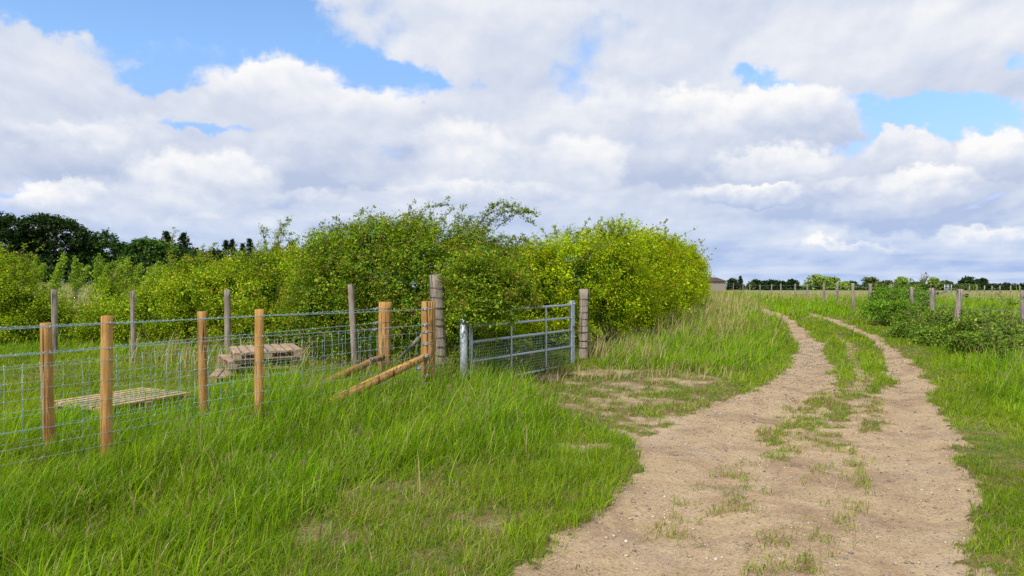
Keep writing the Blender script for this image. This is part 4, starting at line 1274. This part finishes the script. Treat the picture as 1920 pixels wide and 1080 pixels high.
def stock_fence(label, posts, tops, strainer, strutpx, heights, off, side):
    """posts: [(x, y)] incl. the strainer last; tops: heights; wires on the camera side"""
    A = Vector((posts[-1][0], posts[-1][1], 0)); B = Vector((posts[0][0], posts[0][1], 0))
    t = empty('stock_fence', (posts[-1][0], posts[-1][1], float(gz(*posts[-1]))))
    tag(t, label, 'fence', 'new stock fences')
    d = (A - B).normalized(); nrm = Vector((d.y, -d.x, 0)) * side
    pobj = []
    for i, ((x, y), h, lean) in enumerate(posts_iter(posts, tops, off)):
        mb = MB()
        r = strainer if i == len(posts) - 1 else .047
        post_mesh(mb, (x + lean, y, float(gz(x, y)) - .25), (x, y, h), r, 18)
        pobj.append(mb.build('strainer_post' if i == len(posts) - 1 else 'post', M_NEWWOOD, t))
    mb = MB()
    (u0, v0, D0), (u1, v1, D1) = strutpx
    a = Vector(px(u0, v0, D0)); b = Vector(px(u1, v1, D1))
    e = b + (b - a) * (.12 + (b.z - .02) / max(a.z - b.z, .1))
    mb.tube([a + (a - b) * .01, a.lerp(b, .012), a.lerp(b, .3), a.lerp(b, .65), e], [.03, .047, .053, .056, .055], 14)
    mb.build('strut', M_NEWWOOD, t)
    # wires run on the face of the posts
    def P(h, k):
        out = []
        for i, (x, y) in enumerate(posts):
            r = (strainer if i == len(posts) - 1 else .047) + .004
            out.append(Vector((x, y, h + float(gz0(x, y)))) + nrm * r)
        return out
    for h in heights[:2]:
        mb = MB()
        pts = P(h, 0)
        wire_line(mb, pts, .0019, .006)
        wire_line(mb, [p + Vector((0, 0, .004)) for p in pts], .0014, .004)
        L = sum((pts[i + 1] - pts[i]).length for i in range(len(pts) - 1))
        s = 0.05
        for i in range(len(pts) - 1):
            seg = pts[i + 1] - pts[i]; k = 0.0
            while k < seg.length:
                q = pts[i] + seg.normalized() * k
                a = random.uniform(0, 3.1)
                for w in (0, 1.57):
                    v = (nrm * math.cos(a + w) + Vector((0, 0, 1)) * math.sin(a + w)) * .014
                    mb.tube([q - v, q + v], .0016, 3)
                k += .10
        mb.build('barbed_wire', M_WIRE, t)
    mb = MB()
    for h in heights[2:]:
        wire_line(mb, P(h, 0), .0019, .003, 4)
    pts = P(heights[2], 0)
    for i in range(len(pts) - 1):
        seg = pts[i + 1] - pts[i]; n = int(seg.length / .15)
        for j in range(n):
            q = pts[i] + seg * ((j + .5) / n)
            zt = q.z; zb = q.z - (heights[2] - heights[-1])
            w = random.gauss(0, .003)
            kink = seg.normalized() * .012 * random.choice((-1, 0, 0, 1))
            mb.tube([q + Vector((w, 0, .02)) + kink, q + Vector((-w, 0, -.12)), q + Vector((w, 0, -.35)), Vector((q.x, q.y, zb))], .0017, 4)
            for h in heights[2:]:
                z = q.z - (heights[2] - h)
                mb.tube([Vector((q.x, q.y, z)) - seg.normalized() * .007, Vector((q.x, q.y, z)) + seg.normalized() * .007], .0045, 4)
    mb.build('wire_netting', M_WIRE, t)
    x, y = posts[-1]; z0 = float(gz0(x, y))
    for h in heights:
        mb = MB()
        ring = [Vector((x + (strainer + .003) * math.cos(a), y + (strainer + .003) * math.sin(a), z0 + h + .004 * math.sin(a * 2 + h * 9))) for a in np.linspace(0, 2 * math.pi, 25)]
        mb.tube(ring, .0022, 4)
        mb.build('wire_wrap', M_WIRE, pobj[-1])
    for i, (x, y) in enumerate(posts[:-1]):
        if i == 0: continue
        for h in heights:
            c = Vector((x, y, h + float(gz0(x, y)))) + nrm * .052
            mb = MB(); mb.tube([c - Vector((0, 0, .012)), c + nrm * .006, c + Vector((0, 0, .012))], .0028, 4)
            mb.build('staple', M_WIRE, pobj[i])
    return t, d, nrm


def posts_iter(posts, tops, off):
    for p, h, l in zip(posts, tops, off):
        yield p, h, l


def at_depth(u, D): return ((u - 960) / FPX * D, D)


def build_front_fences():
    def ztop(v, D): return CAMH - (v - 540) / FPX * D
    # near fence: strainer beside the gate, posts at 486 and 200, one more out of frame
    pA = [(-4.95, 3.40), at_depth(200, 6.02), at_depth(486, 7.5), at_depth(803, 9.97)]
    tA = [1.24, ztop(592, 6.02), ztop(580, 7.5), ztop(565, 9.97)]
    t, d, n = stock_fence('new orange-brown post and wire fence nearest the camera, ending beside the thick grey post', pA, tA, .098, ((800, 668, 9.87), (645, 742, 8.5)),
                          [1.205, .99, .89, .725, .56, .41, .285, .18, .09], [0, 0, 0, 0], 1)
    x, y = pA[-1]
    for i, (h, back) in enumerate([(1.205, .22), (.99, .22), (.89, .20), (.725, .21), (.56, .20), (.41, .36), (.285, .20), (.18, .22), (.09, .23)]):
        p = Vector((x, y, h)) - d * back + n * .10
        tensioner(p, d, t)
    pB = [(-5.35, 3.9), at_depth(86, 6.37), at_depth(378, 8.1), at_depth(722, 11.4)]
    tB = [1.2, ztop(605, 6.37), ztop(584, 8.1), ztop(566, 11.4)]
    t, d, n = stock_fence('new orange-brown post and wire fence just behind the nearer matching one', pB, tB, .106, ((718, 668, 11.3), (568, 737, 9.4)),
                          [1.15, .93, .83, .68, .53, .39, .27, .17, .09], [0, .04, .03, 0], 1)
    x, y = pB[-1]
    for i, (h, back) in enumerate([(1.15, .42), (.93, .42), (.39, .5), (.83, .44)]):
        tensioner(Vector((x, y, h + .02)) - d * back + n * .10, d, t)


build_front_fences()


def old_post(label, u0, u1, vtop, D, r, rings=0, brace=None, name='old_fence_post', group='old grey posts of the former fence'):
    """weathered post: top at pixel (u0, vtop), foot below u1, at depth D"""
    x1 = (u1 - 960) / FPX * D; x0, _, zt = px(u0, vtop, D)
    bz = float(gz(x1, D))
    t = empty(name, (x1, D, bz)); tag(t, label, 'post', group)
    mb = MB(); a = Vector((x1, D, bz - .2)); b = Vector((x0, D, zt))
    post_mesh(mb, a, b, r, 14, .006, .07)
    mb.build('post', M_OLDWOOD, t)
    if rings:
        mb = MB()
        for k in range(rings):
            s = .25 + .7 * (k + .3 * random.random()) / rings
            c = a.lerp(b, s); tilt = random.uniform(-.12, .12)
            for q in range(random.choice((1, 2))):
                ring = [c + Vector(((r + .004) * math.cos(w), (r + .004) * math.sin(w), tilt * r * math.cos(w + q) + .012 * q)) for w in np.linspace(0, 2 * math.pi, 21)]
                mb.tube(ring, .0035, 4)
        for k in range(3):
            w = -1.2 + k * .35
            mb.tube([a.lerp(b, .25) + Vector((r * 1.04 * math.sin(w), -r * 1.04 * math.cos(w), 0)), a.lerp(b, .6) + Vector((r * 1.05 * math.sin(w + .1), -r * 1.04 * math.cos(w + .1), 0)), a.lerp(b, .95) + Vector((r * 1.04 * math.sin(w), -r * 1.04 * math.cos(w), 0))], .0018, 4)
        mb.build('wrapped_wire', M_DARKWIRE, t)
    if brace:
        mb = MB(); p, q = Vector(px(*brace[0])), Vector(px(*brace[1]))
        mb.tube([p, p.lerp(q, .5), q], brace[2], 10)
        mb.build('brace', M_OLDWOOD, t)
    return t


def build_old_posts():
    old_post('thick grey post bound with dark wire, between the new end post and the gate', 818, 829, 515, 11.0, .115, 9, ((805, 615, 11.4), (722, 700, 12.6), .035))
    old_post('thick grey post bound with dark wire at the latch end of the gate', 1096, 1093, 542, 13.6, .092, 8, ((1100, 615, 13.8), (1116, 668, 13.9), .014))
    old_post('thin grey post leaning slightly against the dark hedge left of the strutted posts', 658, 667, 533, 12.4, .056)
    old_post('grey post standing straight behind the pallet stack', 426, 428, 543, 14.6, .062)
    old_post('slender grey post half hidden by low hawthorn', 249, 250, 545, 14.4, .045)
    old_post('leftmost grey post in front of the hedge', 101, 104, 543, 14.9, .058)
    old_post('short grey post under the far end of the trackside hedge', 1297, 1299, 556, 36, .09)


build_old_posts()


def build_right_fence():
    P = [(1360, 529, 555), (1375, 531, 545), (1393, 532, 548), (1406, 533, 549), (1425, 534, 550), (1447, 533, 553), (1464, 532, 557), (1491, 532, 553), (1514, 533, 560), (1545, 532, 563),
         (1570, 531, 566), (1599, 531, 570), (1632, 532, 576), (1672, 533, 582), (1709, 538, 588), (1747, 540, 596), (1800, 542, 606), (1921, 545, 640)]
    # depth from apparent height (1.42 m posts)
    pts = []
    for (u, vt, vb) in P:
        D = 1.42 * FPX / (vb - vt) if u < 1660 else {1672: 33.0, 1709: 29.5, 1747: 26.0, 1800: 22.0, 1921: 15.2}[u]
        pts.append([u, vt, D])
    # the far ones line up behind each other: enforce falling depth
    for i in range(len(pts) - 2, -1, -1):
        pts[i][2] = max(min(pts[i][2], pts[i + 1][2] * 1.16), pts[i + 1][2] * 1.04)
    t = empty('roadside_fence', (*at_depth(1800, 22), float(gz(*at_depth(1800, 22)))))
    tag(t, 'grey timber post and wire fence between the track and the right-hand field', 'fence')
    tops = []
    for i, (u, vt, D) in enumerate(pts):
        x, y, z = px(u, vt, D); bz = float(gz(x, y))
        lean = {1800: -.16, 1632: -.02}.get(u, random.uniform(-.05, .05))
        mb = MB(); post_mesh(mb, (x + lean, y, bz - .2), (x, y, z), (.072 if u != 1747 else .07), 10, .006, .05)
        p = mb.build('post', M_OLDWOOD, t)
        tops.append((x, y, z, bz))
        if u in (1800, 1747):
            mb = MB(); c = Vector((x + .13, y - .02, z - .16))
            mb.tube([c - Vector((.05, 0, 0)), c, c + Vector((.03, 0, .0))], [.02, .035, .045], 10)
            mb.tube([c + Vector((.03, 0, 0)), c + Vector((.06, 0, 0))], [.05, .03], 10)
            mb.build('insulator', M_PLASTIC, p)
    for k, r in ((.16, .006), (.45, .004), (.75, .004)):
        mb = MB()
        q = [Vector((x + .02, y - .1, z - k)) for x, y, z, b in tops]
        wire_line(mb, q, r, .02, 4)
        mb.build('fence_wire', M_WIRE, t)
    # far fence posts across the right-hand field
    for i, (u, D, vt) in enumerate([(1818, 120, 541), (1832, 118, 541), (1846, 118, 541), (1860, 116, 541), (1875, 116, 541), (1895, 114, 541), (1912, 114, 541)]):
        x, y, z = px(u, vt, D); bz = float(gz(x, y))
        mb = MB(); mb.tube([(x, y, bz - .2), (x, y, bz + 1.1)], .09, 8)
        o = mb.build('field_post', M_OLDWOOD)
        labs = ['leftmost of the tiny pale posts across the field below the dark hedge', 'second from the left of the tiny pale field posts', 'third from the left of the tiny pale field posts', 'middle one of the tiny pale field posts',
                'fifth from the left of the tiny pale field posts', 'second from the right of the tiny pale field posts', 'rightmost of the tiny pale field posts below the dark hedge']
        tag(o, labs[i], 'post', 'posts across the right-hand field')
    # small field gate far away
    D = 112; x0, y0, z0 = px(1771, 539, D); x1, _, _ = px(1784, 539, D); bz = float(gz(x0, D))
    t = empty('field_gate', ((x0 + x1) / 2, D, bz)); tag(t, 'tiny pale grey gate across the right-hand field', 'gate')
    mb = MB()
    for k in range(5): mb.tube([(x0, D, bz + .15 + k * .25), (x1, D, bz + .15 + k * .25)], .035, 6)
    mb.build('rails', M_GALV, t)
    mb = MB()
    for x in (x0, (x0 + x1) / 2, x1): mb.tube([(x, D, bz), (x, D, bz + 1.25)], .05, 6)
    mb.build('uprights', M_GALV, t)


build_right_fence()


def build_gate():
    D0, D1 = 10.5, 12.9
    A = Vector((*at_depth(883, D0), 0)); B = Vector((*at_depth(1071, D1), 0))
    d = (B - A).normalized(); n = Vector((d.y, -d.x, 0)); L = (B - A).length
    t = empty('field_gate', (A.x, A.y, float(gz(A.x, A.y)))); tag(t, 'galvanised five-bar field gate closed across the gap in the hedge', 'gate')
    hs0 = [1.15, .93, .70, .41, .075]; hs1 = [1.19, .96, .735, .44, .11]
    P = lambda s, h0, h1: A + (B - A) * s + Vector((0, 0, h0 + (h1 - h0) * s))
    for a, b in zip(hs0, hs1):
        mb = MB(); mb.tube([P(0, a, b), P(.5, a, b), P(1, a, b)], .021, 10); mb.build('rail', M_GALV, t)
    for s in (.345, .697):
        mb = MB(); q = P(s, 1.15, 1.19) - n * .0
        mb.box((P(s, hs0[0], hs1[0]) + P(s, hs0[4], hs1[4])) / 2 + n * .024, (.018, .004, (hs0[0] - hs0[4]) / 2 + .02), d, n, (0, 0, 1), .001)
        mb.build('upright', M_GALV, t)
    mb = MB(); mb.tube([P(0, .02, .02), P(0, 1.17, 1.17)], .027, 12); mb.build('hinge_stile', M_GALV, t)
    mb = MB(); c = P(1.0, .67, .67)
    mb.box(c + d * .03, (.058, .028, .60), d, n, (0, 0, 1), .006)
    mb.tube([c + d * .05 - n * .05 + Vector((0, 0, .54)), c + d * .05 + n * .05 + Vector((0, 0, .54))], .012, 8)
    mb.build('latch_stile', M_GALV, t)
    mb = MB()
    for k in range(14):
        h = .72 - k * .0455 if k < 7 else .41 - (k - 7) * .048
        mb.tube([P(0, h, h + .02), P(1, h, h + .035)], .0016, 4)
    N = int(L / .05)
    for k in range(1, N):
        s = k / N
        mb.tube([P(s, .70, .735), P(s, .08, .11)], .0014, 4)
    mb.build('mesh_infill', M_WIRE, t)
    # hinges
    for h in (.25, 1.0):
        mb = MB(); mb.tube([P(0, h, h) - d * .17, P(0, h, h)], .012, 8); mb.tube([P(0, h, h) - Vector((0, 0, .03)), P(0, h, h) + Vector((0, 0, .03))], .032, 10); mb.build('hinge', M_GALV, t)
    # gate post
    x, y = A.x - d.x * .17, A.y - d.y * .17
    bz = float(gz(x, y))
    g = empty('gate_post', (x, y, bz)); tag(g, 'round galvanised hanging post at the left end of the gate, half hidden by leaves', 'post')
    mb = MB(); mb.tube([(x, y, bz - .2), (x, y, 1.27)], .054, 20); mb.build('tube', M_GALV, g)
    mb = MB(); mb.tube([(x, y, 1.265), (x, y, 1.285), (x, y, 1.295)], [.058, .054, .02], 20); mb.build('cap', M_GALV, g)
    # rusty chain round latch stile and post
    c = P(1.0, .80, .80)
    p0 = c + n * .06 - d * .03; p1 = c + d * .18 + n * .06
    mb = MB(); pts = []
    for k in range(13):
        s = k / 12
        p = p0.lerp(p1, s) + Vector((0, 0, -.07 * math.sin(s * 3.14) + .03 * math.sin(s * 9)))
        pts.append(p)
    for k in range(len(pts) - 1):
        a, b = pts[k], pts[k + 1]; m = (a + b) / 2; dd = (b - a).normalized(); sd_ = (n if k % 2 else Vector((0, 0, 1)))
        ring = [m + dd * (.017 * math.cos(w)) + sd_ * (.010 * math.sin(w)) for w in np.linspace(0, 2 * math.pi, 11)]
        mb.tube(ring, .0045, 5)
    o = mb.build('chain', M_RUST)
    tag(o, 'rusty chain looped round the latch end of the field gate', 'chain')


build_gate()


# ------------------------------------------------------------------ pallets
def pallet(label, c, rz, mat, tilt=(0, 0), sx=1.0, sy=1.2, z=0.0, group='wooden pallets', hz=.84, n=8, gap=.012):
    """block pallet: boards run along local Y, spread along X"""
    t = empty('pallet', (c[0], c[1], z), rz); t.rotation_euler = (tilt[0], tilt[1], rz)
    tag(t, label, 'pallet', group)
    def put(name, mb):
        me = bpy.data.meshes.new(name); me.from_pydata([(p[0], p[1], p[2] * hz) for p in mb.v], [], mb.f); me.update()
        return link_mesh(name, me, mat, t, world=False)
    for i in range(n):
        mb = MB(); w = (sx - .0) / n
        x = -sx / 2 + w * (i + .5)
        mb.box((x + random.gauss(0, .003), random.gauss(0, .004), .133), (w * .5 - gap, sy / 2, .012), (1, random.gauss(0, .004), 0), (-random.gauss(0, .004), 1, 0), bev=.002)
        put('deck_board', mb)
    for y in (-sy / 2 + .05, 0, sy / 2 - .05):
        mb = MB(); mb.box((0, y, .112), (sx / 2 - .002, .048, .0105), bev=.002); put('stringer_board', mb)
        for x in (-sx / 2 + .07, 0, sx / 2 - .07):
            mb = MB(); mb.box((x, y, .062), (.062, .045, .0385), bev=.003); put('block', mb)
        mb = MB(); mb.box((0, y, .0115), (sx / 2 - .004, .047, .011), bev=.002); put('bottom_board', mb)
    return t


def build_pallets():
    rz = R(24)
    cx, cy = -4.05, 11.55
    zb = float(gz(cx, cy)) + .01
    pallet('bottom pallet of the stack, sticking out to the left in the grass', (cx - .2, cy + .02), rz + R(-7), M_PALLET, (0, 0), 1.2, 1.1, zb, 'stacked pallets')
    pallet('second pallet from the bottom of the stack', (cx - .02, cy + .02), rz + R(-3), M_PALLET, (0, 0), 1.05, 1.15, zb + .128, 'stacked pallets')
    pallet('third pallet from the bottom of the stack, its left corner poking out', (cx - .08, cy), rz + R(6), M_PALLET, (R(.6), R(-1.0)), 1.08, 1.15, zb + .256, 'stacked pallets')
    pallet('topmost pallet of the stack, pale greyed deck boards', (cx + .03, cy), rz, M_PALLET, (R(.6), R(-1.2)), 1.04, 1.2, zb + .386, 'stacked pallets')
    pallet('single pale pallet lying alone in the grass behind the fence', (-4.62, 8.42), R(-28), M_PALLET2, (R(1), 0), 1.0, 1.15, float(gz(-4.6, 8.4)) + .06, 'wooden pallets', 1.0, 7, .028)


build_pallets()


# ------------------------------------------------------------------ low building on the horizon
def build_house():
    m, t, out = new_mat('red_brick')
    tc = t.new('ShaderNodeTexCoord')
    b = t.new('ShaderNodeTexBrick'); t.put(b.inputs['Vector'], tc.outputs['Object']); b.inputs['Scale'].default_value = 4
    t.put(b.inputs['Color1'], (.30, .17, .12)); t.put(b.inputs['Color2'], (.36, .22, .16)); t.put(b.inputs['Mortar'], (.3, .26, .22))
    principled(t, out, b.outputs[0], .9)
    m2, t2, out2 = new_mat('dark_roof_tiles')
    n = t2.noise(t2.new('ShaderNodeTexCoord').outputs['Object'], 3, 4)
    principled(t2, out2, t2.mix(n, (.05, .035, .035), (.10, .065, .06)), .8)
    m3, t3, out3 = new_mat('dark_window'); principled(t3, out3, (.03, .035, .045), .15, 0, None, .5)
    D = 170; k = D / FPX; x = (1333 - 960) * k; bz = float(gz(x, D))
    g = empty('low_building', (x, D, bz)); tag(g, 'low brick building with dark roof showing past the end of the hedge', 'building')
    top = CAMH + (540 - 520) * k; ev = CAMH + (540 - 527) * k
    w = 2.9
    mb = MB(); mb.box((x, D, (bz + ev) / 2 - .05), (w, 2.5, (ev - bz) / 2 + .05)); mb.build('wall', m, g)
    mb = MB()
    V = [(x - w - .3, D - 2.9, ev - .1), (x + w + .3, D - 2.9, ev - .1), (x + w + .3, D + 2.9, ev - .1), (x - w - .3, D + 2.9, ev - .1), (x - w + .2, D, top), (x + w - 1.6, D, top)]
    mb.add(V, [(0, 1, 5, 4), (1, 2, 5), (2, 3, 4, 5), (3, 0, 4), (0, 3, 2, 1)], False)
    r = mb.build('roof', m2, g)
    mb = MB(); mb.box((x - .2, D, top + .25), (.22, .22, .45), bev=.02); mb.build('chimney', m, r)


build_house()


# ------------------------------------------------------------------ small plants
def build_small():
    # dead dock stalk by the right-hand fence
    D = 15.5
    x, y, _ = px(1882, 600, D); bz = float(gz(x, y))
    t = empty('dead_dock', (x, y, bz)); tag(t, 'dead brown dock stalk with seeds standing above the brambles', 'plant')
    mb = MB(); f = Foliage()
    topz = px(1882, 556, D)[2]
    mb.tube([(x - .03, y, bz), (x, y, (bz + topz) / 2), (x + .01, y, topz)], [.008, .006, .003], 6)
    r = np.random.default_rng(9)
    Q = []
    for i in range(9):
        z = bz + (topz - bz) * r.uniform(.55, .98); a = r.uniform(0, 6.28); L = r.uniform(.05, .2)
        e = (x + L * math.cos(a), y + L * math.sin(a), z + L * 1.2)
        mb.tube([(x, y, z), e], [.004, .002], 4)
        Q.append(np.array((x, y, z)) + (np.array(e) - np.array((x, y, z))) * r.uniform(.2, 1, (22, 1)) + r.normal(0, .01, (22, 3)))
    Q = np.concatenate(Q)
    f.add(*leaves(Q, r.normal(size=Q.shape), np.full(len(Q), .018), palette(len(Q), [(.10, .035, .03), (.14, .06, .04)], [1, 1])))
    mb.build('stalk', M_BARK, t); f.build('seeds', M_LEAF, t)


build_small()
